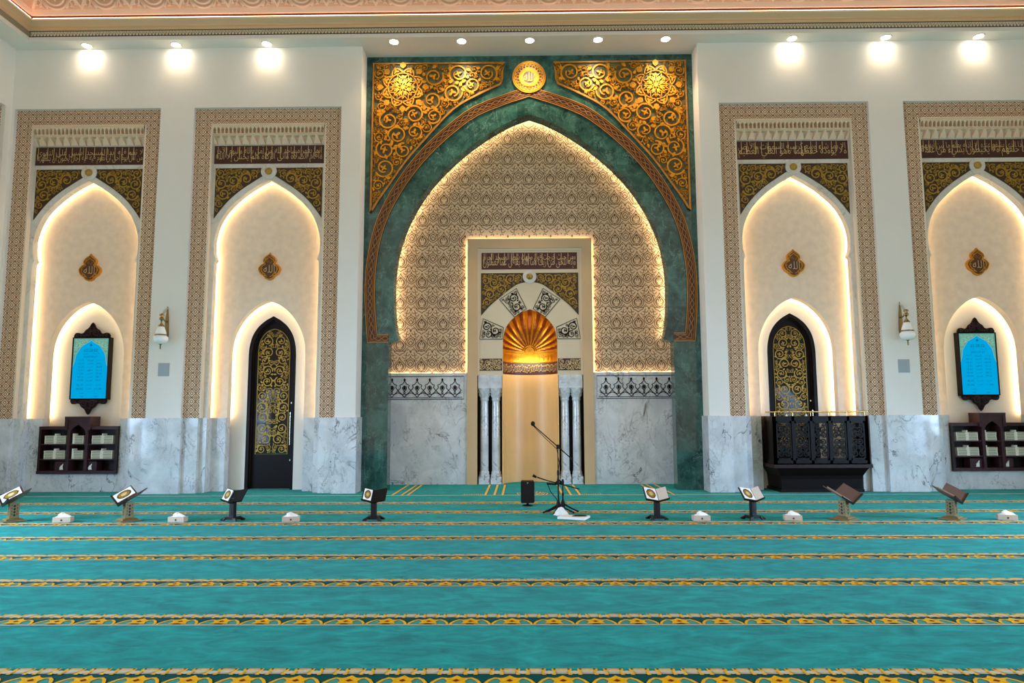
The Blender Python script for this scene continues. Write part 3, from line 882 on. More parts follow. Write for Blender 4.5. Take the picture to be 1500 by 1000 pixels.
    for x, z in offset_path(arch(PIN), .07):
        pp.append((x*k, 1.70, 1.58+(z-1.58)*k))
    pp = [p for p in pp if p[2] > 3.3]
    mb.tube(pp, .014, 'led_big', 6)
    tag(mb.build('led_strip'), 'warm light line hidden round the patterned wall inside the large green arch', 'light strip')
build_alcove()

def build_mihrab():
    # stone frame
    mb = MB(); F, I = 1.465, 1.23
    mb.prism([(-F, 0), (-F, 5.725), (F, 5.725), (F, 0), (I, 0), (I, 5.5), (-I, 5.5), (-I, 0)], 1.71, 1.785, 'lime_frame')
    q = I-.05
    mb.prism([(-I, 2.5), (-I, 5.5), (I, 5.5), (I, 2.5), (q, 2.5), (q, 5.45), (-q, 5.45), (-q, 2.5)], 1.745, 1.8, 'ivory')
    struct('trim_13', mb, 'plain beige limestone frame round the prayer niche', 'frame')
    # front panel with hood opening
    HO = [(0, 4.045)]+spl([(.14, 3.995), (.287, 3.925), (.5, 3.72), (.6, 3.52), (.637, 3.3)], 3)
    mb = MB(); p = arch(HO+[(.637, 2.5)])
    mb.prism([(-I, 2.5), (-I, 5.5), (I, 5.5), (I, 2.5)]+list(reversed(p)), 1.775, 1.85, 'ivory')
    struct('trim_14', mb, 'ivory stone panel with white arch above the prayer niche', 'panel')
    # niche body
    mb = MB()
    mb.lathe([(.637, 0.), (.637, 2.54)], 0, 1.775, 'lime', 32, True, 0, PI)
    for s in (-1, 1):
        mb.box(s*.637, s*.655, 1.76, 2.2, 0, 2.5, 'lime'); mb.box(s*.655, s*1.3, 2.12, 2.2, 0, 2.5, 'wood_black')
        mb.box(s*1.23, s*1.3, 1.8, 2.2, 0, 2.5, 'wood_black')
        mb.box(s*.64, s*1.235, 1.77, 2.15, 2.495, 2.6, 'ivory')
    struct('wall_mihrab', mb, 'smooth honey coloured stone curve of the prayer niche', 'wall')
    # gold hood
    h = thing('mihrab_hood', 'golden fluted shell hood of the prayer niche with a dark lettered band below', 'hood', (0, 0, 0))
    mb = MB(); zs = 3.09
    def hood(u, v):
        z = 2.82+(4.04-2.82)*v; w = interp(HO, z) if z > 3.3 else .637
        w = max(w, .002); a = PI*u; x = w*math.cos(a); d = w*math.sin(a)
        an = math.atan2(z-zs, x); rr = math.hypot(z-zs, x)
        fl = .03*max(0, math.cos(an*26))*min(1, math.sin(a)*2.5) if z > zs+.03 and rr > .12 else 0
        k = 1-fl/max(w, .1)
        return (x*k*1.004, 1.775+d*k, z)
    mb.grid(hood, 200, 60, 'hood_gold')
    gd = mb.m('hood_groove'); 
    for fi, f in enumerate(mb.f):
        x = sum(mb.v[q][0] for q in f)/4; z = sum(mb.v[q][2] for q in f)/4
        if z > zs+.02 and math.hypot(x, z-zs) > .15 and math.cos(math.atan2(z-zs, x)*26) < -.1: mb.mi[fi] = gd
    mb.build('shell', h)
    mb = MB()
    for k in range(12):      # ribs
        an = PI*(k+1)/13
        pts = []
        for t in range(2, 16):
            rr = .13+t*.065; x = rr*math.cos(an); z = zs+rr*math.sin(an)
            if z > 4.0: break
            w = interp(HO, z) if z > 3.3 else .637
            if abs(x) >= w*.985: break
            pts.append((x, 1.775+math.sqrt(max(0, w*w-x*x))-.022, z))
        if len(pts) > 2: mb.tube(pts, .012, 'hood_gold', 6)
    for z in (2.83, 3.05): mb.tube([(.625*math.cos(PI*k/24), 1.775+.625*math.sin(PI*k/24), z) for k in range(25)], .014, 'hood_gold', 6)
    for k in range(16):
        a = PI*(k+.5)/16
        f = lambda p: (.625*math.cos(a+p[0]), 1.775+(.625+p[1])*math.sin(a+p[0]), p[2])
        mb.ribbon([(.07*math.cos(t*.7), 2.94+.07*math.sin(t*.7)) for t in range(8)], .018, -.02, 0, 'hood_gold', False, f)
        mb.poly(leaf(0, 2.94, .04, 0, 4), -.02, 0, 'hood_gold', f)
    mb.build('ribs', h)
    mb = MB()
    n = 20
    for R in (.15, .11): 
        mb.tube([(R*math.cos(PI*k/n), 1.775+.585, zs+R*math.sin(PI*k/n)) for k in range(n+1)], .014, 'hood_gold', 6)
    mb.prism([(.1*math.cos(2*PI*k/n), zs+.02+.1*math.sin(2*PI*k/n)) for k in range(n)], 2.34, 2.37, 'hood_gold')
    mb.poly(leaf(0, zs+.02, .07, PI/2, 8), 2.33, 2.34, 'gold_dark'); mb.build('rosette', h)
    mb = MB(); mb.lathe([(.634, 2.535), (.634, 2.82)], 0, 1.775, 'maroon', 32, True, 0.005, PI-.005)
    rnd = random.Random(4)
    for k in range(46):
        a = PI*(k+.5)/46
        f = lambda p: (.632*math.cos(a-p[0]), 1.775+(.632+p[1])*math.sin(a-p[0]), p[2])
        z0 = 2.6+rnd.uniform(0, .06); hh = rnd.uniform(.06, .14)
        mb.ribbon([(-.04, z0), (.0, z0-.02), (.03, z0+.02), (.02, z0+hh)], .012, -.01, None, 'script_gold', False, f)
        mb.ribbon([(-.03, z0+.1), (.01, z0+.13), (.03, z0+.1)], .012, -.01, None, 'script_gold', False, f)
    o = mb.build('lettered_band', h); o['label'] = 'dark maroon band with gilded lettering'
    # panels
    cal = calligraphy(-1.135, 1.125, 5.0, 5.4, 1.765, 'ومن حيث خرجت فول وجهك شطر المسجد الحرام|وإنه للحق من ربك وما الله بغافل عما تعملون', 'maroon', 'script_gold')
    tag(cal.build('calligraphy_panel'), 'maroon calligraphy panel at the top of the prayer niche frame', 'panel')
    OM = spl([(.1, 4.69), (.287, 4.64), (.5, 4.5), (.707, 4.33), (.95, 4.12), (1.145, 3.9)], 4)
    sp = small_spandrel(OM, .08, 1.145, 4.91, 3.9, 1.765, (0, 4.82, .165), 9, .11, .028)
    for s, w in ((1, 'right'), (-1, 'left')):
        tag((sp if s > 0 else sp.mirrored(0)).build('spandrel_panel'), 'gilded scrollwork spandrel on the %s above the golden shell hood' % w, 'panel', 'gilded mihrab spandrels')
    b = thing('arch_boss', 'small gold boss above the golden shell hood', 'boss', (0, 0, 0))
    boss_mesh(4.82, 1.775, .16, .075).build('ring', b); boss_knob(4.82, 1.775, .075).build('knob', b)
    quad = {'upper': [(.315, 4.54), (.71, 4.28), (.36, 3.86), (.08, 4.055)], 'lower': [(.623, 3.616), (1.095, 3.826), (1.18, 3.343), (.645, 3.343)]}
    for nm, Q in quad.items():
        def inside(x, z, Q=Q, e=.02):
            sg = None
            for (a, b), (c, d) in zip(Q, Q[1:]+Q[:1]):
                cr = (c-a)*(z-b)-(d-b)*(x-a); l = math.hypot(c-a, d-b)
                if cr/l > -e: return False
            return True
        mb = MB(); mb.poly(Q, 1.770, 1.776, 'ivory')
        mb.ribbon(Q, .018, 1.764, 1.77, 'wood_black', True)
        xs = [p[0] for p in Q]; zz = [p[1] for p in Q]
        scrolls(mb, inside, (min(xs), max(xs), min(zz), max(zz)), 1.764, 1.77, 'wood_black', .10, .024, 12, 500, .26)
        for s, w in ((1, 'right'), (-1, 'left')):
            tag((mb if s > 0 else mb.mirrored(0)).build('arabesque_inlay'), 'black and ivory arabesque inlay, %s one %s of the golden hood' % (nm, w), 'inlay', 'arabesque inlays')
    for s, w in ((1, 'right'), (-1, 'left')):
        mb = MB(); x0, x1 = (.655, 1.225) if s > 0 else (-1.225, -.655)
        mb.box(x0, x1, 1.762, 1.776, 2.605, 2.885, 'brown')
        scrolls(mb, lambda x, z: x0+.01 < x < x1-.01 and 2.615 < z < 2.875, (x0, x1, 2.6, 2.89), 1.756, 1.762, 'script_gold', .06, .02, 31, 500, .2)
        tag(mb.build('ornament_panel'), 'short dark brown gilded panel on the %s above the marble columns' % w, 'panel', 'short gilded panels')
    # columns
    k = 0
    for xc, nm in ((-1.075, 'outermost on the left of the prayer niche'), (-.80, 'inner one on the left of the prayer niche'), (.80, 'inner one on the right of the prayer niche'), (1.075, 'outermost on the right of the prayer niche')):
        c = thing('marble_column', 'slim white marble column, the '+nm, 'column', (xc, 1.9, 0), 0, 'marble columns of the prayer niche')
        mb = MB(); mb.box(-.125, .125, -.125, .125, 0, .17, 'marble'); mb.lathe([(.125, .17), (.128, .2), (.11, .23), (.115, .26), (.1, .3)], 0, 0, 'marble', 20); mb.build('base', c)
        mb = MB(); mb.lathe([(.097, .3), (.098, .9), (.093, 1.6), (.088, 1.9)], 0, 0, 'marble', 24)
        mb.build('shaft', c)
        mb = MB(); mb.lathe([(.088, 1.9), (.105, 1.93), (.098, 1.96), (.105, 2.03), (.135, 2.16), (.14, 2.2)], 0, 0, 'marble', 16)
        for r in range(3):
            for q in range(10):
                a = 2*PI*(q+.5*(r % 2))/10; R = .103+.014*r; z = 1.98+.07*r
                mb.add([(R*math.cos(a-.25), R*math.sin(a-.25), z), (R*math.cos(a+.25), R*math.sin(a+.25), z), ((R+.035)*math.cos(a), (R+.035)*math.sin(a), z+.075), (R*math.cos(a), R*math.sin(a), z+.09)], [(0, 1, 2), (0, 2, 3), (1, 3, 2)], 'marble')
        mb.box(-.136, .136, -.13, .13, 2.2, 2.26, 'marble'); mb.box(-.136, .136, -.137, .13, 2.26, 2.495, 'marble')
        scrolls(mb, lambda x, z: abs(x) < .12 and 2.28 < z < 2.48, (-.12, .12, 2.28, 2.48), -.145, -.137, 'marble', .07, .03, 2, 200, .2)
        mb.build('capital', c)
build_mihrab()

# ================================================================== CEILING, SOFFIT, CORNICE, SIDE WALLS
def build_upper():
    XI = 10.74; YI = -.36
    mb = MB()
    mb.box(-XW, XW, YI, 1.2, SOF, SOF+.09, 'white')
    for s in (-1, 1): mb.box(s*XI, s*(XW+.2), -YB, YI, SOF, SOF+.09, 'white')
    struct('trim_15', mb, 'white soffit holding the downlights', 'soffit')
    prof = [(0, 9.69, 'cornice_band'), (0, 9.815, 'cornice'), (.02, 9.825, 'cornice'), (.03, 9.87, 'cornice'), (.02, 9.90, 'cornice'), (.03, 9.93, 'cornice'), (.12, 10.00, 'ceil'), (.125, 10.03, 'ceil'), (.07, 10.032, 'cornice_red'), (.07, 10.125, 'ceil'), (.085, 10.13, 'ceil'), (.1, 10.25, 'ceil')]
    mb = MB()
    # d = how far each line stands out into the room
    for (d0, z0, m), (d1, z1, _) in zip(prof, prof[1:]):
        a = [(-(XI-d0), -YB, z0), (-(XI-d0), YI-d0, z0), (XI-d0, YI-d0, z0), (XI-d0, -YB, z0)]
        b = [(-(XI-d1), -YB, z1), (-(XI-d1), YI-d1, z1), (XI-d1, YI-d1, z1), (XI-d1, -YB, z1)]
        mb.add(a+b, [(0, 1, 5, 4), (1, 2, 6, 5), (2, 3, 7, 6)], m)
    # small ornaments on the narrow band
    n = 300
    for k in range(n):
        x = -XI+.05+k*(2*XI-.1)/n; w = (2*XI-.1)/n
        mb.ribbon([(x, 9.70), (x+w*.5, 9.80), (x+w, 9.70)], .016, YI-.012, YI, 'cornice_orn')
        mb.poly([(x+w*.2, 9.80), (x, 9.76), (x-w*.2, 9.80)], YI-.012, YI, 'cornice_orn')
    for z in (9.693, 9.812):
        mb.box(-XI, XI, YI-.012, YI, z-.006, z+.006, 'cornice_orn' if False else 'wood_plum')
    struct('trim_16', mb, 'moulded bronze and peach cornice under the ceiling', 'cornice')
    # carved sloping cove and ceiling
    mb = MB(); d0, z0 = .1, 10.25; rise, run = 1.0, .75
    def sl(t): return (d0+run*t, z0+rise*t)
    A = sl(0); B = sl(1)
    a = [(-(XI-A[0]), -YB, A[1]), (-(XI-A[0]), YI-A[0], A[1]), (XI-A[0], YI-A[0], A[1]), (XI-A[0], -YB, A[1])]
    b = [(-(XI-B[0]), -YB, B[1]), (-(XI-B[0]), YI-B[0], B[1]), (XI-B[0], YI-B[0], B[1]), (XI-B[0], -YB, B[1])]
    mb.add(a+b, [(0, 1, 5, 4), (1, 2, 6, 5), (2, 3, 7, 6), (4, 5, 6, 7)], 'ceil_ground')
    def xf(p):   # p = (x, lift, height along the slope)
        x, l, h = p; q = h/1.25; dd, zz = sl(q)
        return (x, YI-dd+l*.8, zz+l*.6)
    P = 1.05
    for k in range(-10, 10):
        x = .42+k*P
        for r in (.30, .22): mb.ribbon([(x+r*math.cos(t*PI/12), .30+r*math.sin(t*PI/12)) for t in range(24)], .035, -.03, 0, 'ceil', True, xf)
        mb.poly(leaf(x, .3, .17, 0, 4), -.03, 0, 'ceil', xf)
        mb.ribbon([(x-.2, .02), (x-.29, .2), (x-.525, .48)], .045, -.03, 0, 'ceil', False, xf)
        mb.ribbon([(x+.2, .02), (x+.29, .2), (x+.525, .48)], .045, -.03, 0, 'ceil', False, xf)
        mb.ribbon([(x-.525, .03), (x-.40, .22), (x-.3, .45)], .045, -.03, 0, 'ceil', False, xf)
        mb.ribbon([(x+.525, .03), (x+.40, .22), (x+.3, .45)], .045, -.03, 0, 'ceil', False, xf)
        for s in (-1, 1):
            for q in range(2):
                mb.poly(leaf(x+s*(.33+.09*q), .07+.03*q, .05, PI/2, 3), -.03, 0, 'ceil', xf)
            mb.ribbon([(x+s*(.36+.05*math.cos(t*.7)), .14+.05*math.sin(t*.7)) for t in range(8)], .02, -.03, 0, 'ceil', False, xf)
        mb.poly([(x-.55, .02), (x-.525, .0), (x-.5, .02), (x-.525, .06)], -.035, 0, 'ceil', xf)
        # same straps on the left slope
    lt = MB(); lt.tube([(-XI+.12, -.455, 10.05), (XI-.12, -.455, 10.05)], .008, 'led_peach', 6); lt.tube([(-XI+.1, -.5, 10.05), (-XI+.1, -YB, 10.05)], .008, 'led_peach', 6); tag(lt.build('led_strip'), 'warm light line along the ceiling cove above the cornice', 'light strip')
    struct('ceiling', mb, 'peach plaster ceiling edge carved with circles and straps', 'ceiling')
build_upper()

def build_side(s, nm):
    mb = MB(); X = s*XW
    wins = [-5.73-3.93*k for k in range(3)]
    # first bay: niche opening near the corner; then windows
    edges = [(.0, -.19)]
    mb.box(X, X+s*.5, -.19, .2, 1.54, SOF+.05, 'white')
    mb.box(X, X+s*.5, -3.4, -.19, 8.24, SOF+.05, 'white')
    ya = -3.4
    for c in wins:
        mb.box(X, X+s*.5, c+.9, ya, 1.54, SOF+.05, 'white'); mb.box(X, X+s*.5, c-.9, c+.9, 4.3, SOF+.05, 'white'); ya = c-.9
    mb.box(X, X+s*.5, -YB, ya, 1.54, SOF+.05, 'white')
    mb.box(X+s*.3, X+s*.5, -3.4, -.19, 0, 8.3, 'stucco')
    struct('wall_'+nm, mb, 'white %s side wall' % nm, 'wall')
    mb = MB(); ya = .1
    for c in wins:
        mb.box(X-s*.03, X+s*.5, c+.9, ya, 0, 1.54, 'marble'); ya = c-.9
        mb.box(X-s*.03, X+s*.5, c-.9, c+.9, 0, .35, 'marble')
    mb.box(X-s*.03, X+s*.5, -YB, ya, 0, 1.54, 'marble')
    struct('baseboard_side_'+nm, mb, 'grey marble dado of the %s side wall' % nm, 'dado')
    b = BORDER.moved(0, 0, 0); o = MB(); o.mats = list(b.mats); o.f = b.f; o.mi = b.mi; o.sm = b.sm
    o.v = [(X+s*(y-.0), -1.79+x, z) for x, y, z in b.v]
    struct('trim_%d' % (17 if s < 0 else 18), o, 'carved beige fretwork border on the %s side wall' % nm, 'border')
    for k, c in enumerate(wins):
        mb = MB()
        for y in (c-.87, c, c+.87): mb.box(X+s*.18, X+s*.24, y-.03, y+.03, .35, 4.3, 'white')
        for z in (.38, 1.25, 2.1, 3.0, 4.27): mb.box(X+s*.18, X+s*.24, c-.9, c+.9, z-.03, z+.03, 'white')
        struct('window_%d' % (k+1+(0 if s < 0 else 3)), mb)
        ld = bpy.data.lights.new('daylight', 'AREA'); ld.shape = 'RECTANGLE'; ld.size = 1.75; ld.size_y = 2.6; ld.energy = 680.; ld.spread = math.radians(150); ld.color = (.44, .66, 1.)
        lo = bpy.data.objects.new('daylight', ld); COL.objects.link(lo); lo.location = (X+s*.3, c, 1.7); lo.rotation_euler = (PI/2-.72, 0, s*PI/2)
build_side(-1, 'left'); build_side(1, 'right')

# ================================================================== DOWNLIGHTS
def downlights():
    prot = None
    spots = [(-9.62, -.15, 'leftmost of the three above the far left niche', 0), (-7.67, -.15, 'middle one of the three left of the green portal', 0), (-5.69, -.15, 'nearest to the green portal on its left', 0),
             (-2.92, -.18, 'leftmost of the five over the green portal', 1), (-1.46, -.18, 'second from the left over the green portal', 1), (.01, -.18, 'middle one over the round gold medallion', 1), (1.48, -.18, 'second from the right over the green portal', 1), (2.93, -.18, 'rightmost of the five over the green portal', 1),
             (5.65, -.15, 'nearest to the green portal on its right', 0), (7.65, -.15, 'middle one of the three right of the green portal', 0), (9.63, -.15, 'rightmost of the three above the far right niche', 0)]
    for x, y, lab, cen in spots:
        if prot is None:
            t = thing('downlight', '', 'lamp'); prot = t
            mb = MB(); mb.lathe([(.12, 0.), (.12, -.008), (.112, -.012), (.098, -.012), (.09, -.004)], 0, 0, 'white', 24, cap=False); mb.build('trim_ring', t)
            mb = MB(); mb.lathe([(.0005, -.03), (.035, -.022), (.06, -.015), (.086, -.003)], 0, 0, 'lamp', 20, cap=False); mb.build('lens', t)
        else: t = copy_thing(prot)
        t.location = (x, y, SOF); tag(t, 'lit recessed downlight in the soffit, '+lab, 'lamp', 'recessed downlights')
        ld = bpy.data.lights.new('downlight_beam', 'SPOT'); ld.energy = 17. if not cen else 200.; ld.spot_size = math.radians(112 if not cen else 100); ld.spot_blend = 1.
        ld.color = (1., .76, .47); ld.shadow_soft_size = .05
        lo = bpy.data.objects.new('downlight_beam', ld); COL.objects.link(lo); lo.location = (x, y, SOF-.05)
        lo.rotation_euler = (math.radians(8 if not cen else 14), 0, 0)
downlights()

# ================================================================== BOOKCASES AND BOOKS
def bookcase_parts(t):
    y0, y1 = -.0, .36
    mb = MB(); W = .847
    mb.box(-W, W, y1-.02, y1, .38, 1.375, 'wood_inner')
    for s in (-1, 1): mb.box(s*(W-.05), s*W-s*.001, .005, y1-.001, .385, 1.37, 'wood')
    mb.box(-W, -.2, 0, y1, 1.31, 1.375, 'wood_plum'); mb.box(.2, W, 0, y1, 1.31, 1.375, 'wood_plum'); mb.box(-.215, .215, y1-.07, y1-.06, 1.3, 1.55, 'wood_inner'); mb.box(-W, W, -.012, y1, .38, .445, 'wood_plum')
    for s in (-1, 1): mb.box(s*.165, s*.225, -.02, y1, .445, 1.31, 'wood_plum')
    mb.build('carcass', t)
    for z in (.68, .995):
        for xa, xb in ((-W+.05, -.225), (-.165, .165), (.225, W-.05)):
            mb = MB(); mb.box(xa, xb, 0, y1-.02, z-.012, z+.012, 'wood_plum'); mb.build('shelf', t)
    mb = MB()
    mb.box(-.2725, -.215, -.05, y1-.06, 1.30, 1.58, 'wood_plum'); mb.box(.215, .2725, -.05, y1-.06, 1.30, 1.58, 'wood_plum'); mb.box(-.274, .274, -.053, y1-.058, 1.525, 1.583, 'wood_plum')
    ar = [(-.165, 1.2), (-.16, 1.26), (-.12, 1.33), (-.06, 1.375), (0, 1.41), (.06, 1.375), (.12, 1.33), (.16, 1.26), (.165, 1.2)]
    mb.prism([(-.215, 1.2), (-.215, 1.53), (.215, 1.53), (.215, 1.2)]+list(reversed(ar)), -.025, .0, 'wood_plum')
    mb.build('arched_crown', t)
def book_mesh():
    mb = MB(); w, d, h = .205, .15, .0245
    mb.box(-w/2, w/2, 0, d, 0, .006, 'bookcover'); mb.box(-w/2, w/2, 0, d, h-.006, h, 'bookcover')
    mb.box(-w/2+.003, w/2-.003, .003, d-.003, .006, h-.006, 'paper')
    mb.box(-w/2+.014, w/2-.014, -.0015, .003, .006, h-.006, 'bookspine')
    mb.box(-w/2, -w/2+.018, -.001, .003, 0, h, 'bookcover'); mb.box(w/2-.018, w/2, -.001, .003, 0, h, 'bookcover')
    return mb
def upright_mesh():
    mb = MB(); mb.box(-.011, .011, 0, .15, 0, .215, 'bookcover'); mb.box(-.006, .006, -.0015, 0, .02, .195, 'paper'); return mb
B0 = U0 = TB0 = None
ORD = ['bottom', 'second lowest', 'third lowest', 'middle', 'third highest', 'second highest', 'topmost']
for cx, side in ((NX[0], 'far left'), (NX[3], 'far right')):
    t = thing('bookcase', 'dark mahogany bookcase with an arched crown set in the niche at the '+side, 'bookcase', (cx, .35, 0), 0, 'niche bookcases')
    bookcase_parts(t)
    for r, (z, rn) in enumerate(((.692, 'middle'), (1.007, 'top'))):
        for k, (dx, kn) in enumerate(((-.625, 'first'), (-.385, 'second'), (.0, 'middle'), (.385, 'fourth'), (.625, 'last'))):
            for b in range(7):
                o = book_mesh().build('book') if B0 is None else B0.copy()
                if B0 is None: B0 = o
                else: COL.objects.link(o)
                o.location = (cx+dx+.0015*math.sin(b*7+k), .375+.003*math.cos(b*5+k*2), z+.0001+.0248*b)
                tag(o, 'cream green book, %s of the %s stack, %s shelf, %s bookcase' % (ORD[b], kn, rn, side), 'book', 'stacked books in the bookcases')
            xs = dx+(.12 if k in (0, 3) else -.12 if k == 2 else .1215)
            if k in (1, 4) : continue
            o = upright_mesh().build('upright_book') if U0 is None else U0.copy()
            if U0 is None: U0 = o
            else: COL.objects.link(o)
            o.location = (cx+xs, .372, z)
            tag(o, 'thin cream book upright beside the %s stack, %s shelf, %s bookcase' % (kn, rn, side), 'book', 'upright books in the bookcases')
    for dx, kn in ((-.34, 'left'), (.27, 'right')):
        if TB0 is None:
            q = thing('tissue_holder', '', 'tissue box'); TB0 = q
            mb = MB(); mb.box(-.14, .14, 0, .2, 0, .19, 'wood_plum'); mb.build('box', q)
            mb = MB(); mb.add([(-.03, -.012, .02), (.045, -.012, .02), (.04, -.02, .09), (.05, -.012, .15), (.0, -.03, .10), (-.025, -.02, .07)], [(0, 1, 2, 3, 4, 5)], 'paper')
            mb.add([(-.03, -.012, .02), (.045, -.012, .02), (.045, -.0005, .03), (-.03, -.0005, .03)], [(0, 1, 2, 3)], 'paper')
            mb.add([(-.025, -.02, .07), (.0, -.03, .10), (.05, -.012, .15), (.045, 0, .15), (0, 0, .1), (-.03, 0, .07)], [(0, 1, 2, 3, 4, 5)], 'paper'); mb.build('tissue', q)
        else: q = copy_thing(TB0)
        q.location = (cx+dx, .38, .446)
        tag(q, 'dark wooden tissue holder, %s one on the bottom shelf of the %s bookcase' % (kn, side), 'tissue box', 'tissue holders in the bookcases')

# ================================================================== PRAYER TIME SCREENS
def screen(cx, side):
    t = thing('prayer_time_display', 'blue lit prayer times screen in a carved dark frame above the %s bookcase' % side, 'screen', (cx, .6, 0), 0, 'prayer time screens')
    W, z0, z1 = .407, 1.95, 3.305
    mb = MB(); 
    for s in (-1, 1): mb.box(s*W, s*(W-.022), 0, .148, z0, z1, 'wood_black')
    mb.box(-W, W, 0, .148, z1-.022, z1, 'wood_black'); mb.box(-W, W, 0, .148, z0, z0+.022, 'wood_black'); mb.box(-W+.01, W-.01, .03, .148, z0, z1, 'wood_black')
    mb.build('frame', t)
    for nm, sg, zb in (('upper_crest', 1, z1), ('lower_crest', -1, z0)):
        half = [(0, .33)]+spl([(.03, .30), (.08, .21), (.15, .16), (.19, .10), (.25, .085), (.3, .1), (.36, .095), (.395, .04), (.39, 0)], 3)
        o = [(x, zb+sg*z) for x, z in arch(half)]
        mb = MB(); mb.prism(o, .02, .06, 'wood_black')
        hb = half
        def inside(x, z, sg=sg, zb=zb):
            q = (z-zb)*sg; 
            if q < .01: return False
            lim = 0
            for (a, b), (c, d) in zip(hb, hb[1:]):
                if a <= abs(x) <= c or c <= abs(x) <= a: lim = max(lim, min(b, d))
            return q < lim-.008
        scrolls(mb, inside, (0, .4, zb-.34, zb+.34), .004, .02, 'wood_plum', .09, .02, 6, 600, .28, True, 0.)
        mb.build(nm, t)
    mb = MB(); zi0, zi1, w = z0+.022, z1-.022, W-.022; y = .012
    mb.box(-w, w, .014, .03, zi0, zi1, 'screen_orn')
    half = [(0, zi1-.03)]+spl([(.03, zi1-.07), (.12, zi1-.12), (.2, zi1-.17), (.27, zi1-.27), (.32, zi1-.36), (.345, zi1-.5)], 3)+[(w-.002, zi1-.62), (w-.002, zi0)]
    mb.flat(arch(half), y, 'screen')
    def ins(x, z):
        return abs(x) < w-.01 and z < zi1-.01 and z > zi1-.45 and abs(x) > interp(half, z)+.012
    scrolls(mb, ins, (0, w, zi1-.5, zi1), .011, None, 'screen_orn2', .06, .02, 7, 500, .2, True, 0.)
    mb.ribbon(arch(half)[1:-1], .008, .010, None, 'screen_orn2')
    def tx(s, xc, wd, zt, h, ar=True): put_text(mb, s, xc-wd/2, xc+wd/2, zt-h, zt, .0095, 'screen_text', ar)
    zt = zi1-.13
    mb.poly(leaf(0, zt-.02, .035, PI/2, 4), .0095, None, 'screen_text')
    tx('02:28:02', 0, .30, zt-.10, .065, False)
    tx('الجمعة', .12, .13, zt-.19, .035); tx('الوقت', -.12, .10, zt-.19, .035)
    tx('2024-09-27', 0, .30, zt-.255, .038, False)
    for k, (a, b, c) in enumerate((('أذان', 'الصلاة', 'إقامة'), ('04:52', 'الفجر', '05:12'), ('06:08', 'الشروق', '06:23'), ('12:12', 'الظهر', '12:32'), ('15:36', 'العصر', '15:56'), ('18:11', 'المغرب', '18:16'), ('19:25', 'العشاء', '19:45'))):
        z = zt-.33-k*.073
        tx(a, .2, .13, z, .036, k == 0); tx(b, 0, .13, z, .042); tx(c, -.2, .13, z, .036, k == 0)
    z = zt-.87
    tx('الضحى', .2, .1, z, .036); tx('السحور', 0, .13, z, .036); tx('06:30', -.2, .14, z, .04, False)
    z -= .085; tx('11:58', .2, .14, z, .036, False); tx('الليل', 0, .12, z, .03); tx('00:06', -.2, .15, z, .04, False)
    z -= .10; tx('درجة', .16, .1, z, .026); tx('رطوبة', -.14, .12, z, .026)
    z -= .07; tx('34', .16, .06, z, .03, False); tx('58', -.14, .06, z, .03, False)
    mb.build('lit_panel', t)['label'] = 'glowing blue screen with prayer times'
screen(NX[0], 'far left'); screen(NX[3], 'far right')

# ================================================================== WALL LAMPS AND GRILLES
def sconce(x, s, side):
    t = thing('wall_lamp', 'brass wall lamp with a white glass globe on the white pillar at the '+side, 'lamp', (x, 0, 0), 0, 'wall lamps')
    mb = MB()
    # back plate: tall leaf on the wall, upper bracket reaching out
    mb.prism([(-.03, 3.16), (-.045, 3.3), (-.03, 3.6), (0, 3.88), (.03, 3.6), (.045, 3.3), (.03, 3.16)], -.03, 0, 'brass'); mb.build('back_plate', t)
    mb = MB()
    mb.tube([(0, -.02, 3.84), (0, -.09, 3.79), (0, -.17, 3.72), (0, -.235, 3.67)], [.012, .022, .024, .02], 'chrome', 8)
    mb.tube([(0, -.02, 3.55), (0, -.12, 3.56), (0, -.23, 3.63)], .014, 'brass', 8); mb.build('arm', t)
    mb = MB()
    mb.lathe([(.0, 3.70), (.04, 3.68), (.05, 3.655), (.02, 3.63), (.045, 3.60), (.05, 3.57), (.018, 3.55), (.014, 3.50), (.035, 3.47), (.06, 3.44), (.06, 3.42), (.02, 3.40)], 0, -.24, 'brass', 16); mb.build('stem', t)
    mb = MB()
    mb.lathe([(.035, 3.46), (.07, 3.40), (.105, 3.30), (.115, 3.24), (.118, 3.23)], 0, -.24, 'globe', 24)
    mb.lathe([(.118, 3.23), (.145, 3.2), (.15, 3.15), (.13, 3.10), (.08, 3.07), (.02, 3.06)], 0, -.24, 'globe', 24); gl = mb.build('globe', t); gl['label'] = 'white glass globe'
    mb = MB()
    mb.lathe([(.116, 3.262), (.122, 3.258), (.122, 3.236), (.116, 3.232)], 0, -.24, 'brass', 24)
    mb.lathe([(.03, 3.065), (.035, 3.055), (.012, 3.04), (.012, 2.97), (.0, 2.94)], 0, -.24, 'brass', 12); mb.build('brass_fittings', gl)
sconce(-7.645, -1, 'left'); sconce(7.66, 1, 'right')
for x, w in ((-7.672, 'left'), (7.676, 'right')):
    mb = MB(); mb.box(x-.115, x+.115, -.012, 0, 2.41, 2.685, 'grey'); 
    for k in range(9): mb.box(x-.1, x+.1, -.0135, -.012, 2.43+.027*k, 2.436+.027*k, 'grey')
    tag(mb.build('speaker_grille'), 'square grey speaker grille below the wall lamp on the %s pillar' % w, 'grille', 'grey speaker grilles')

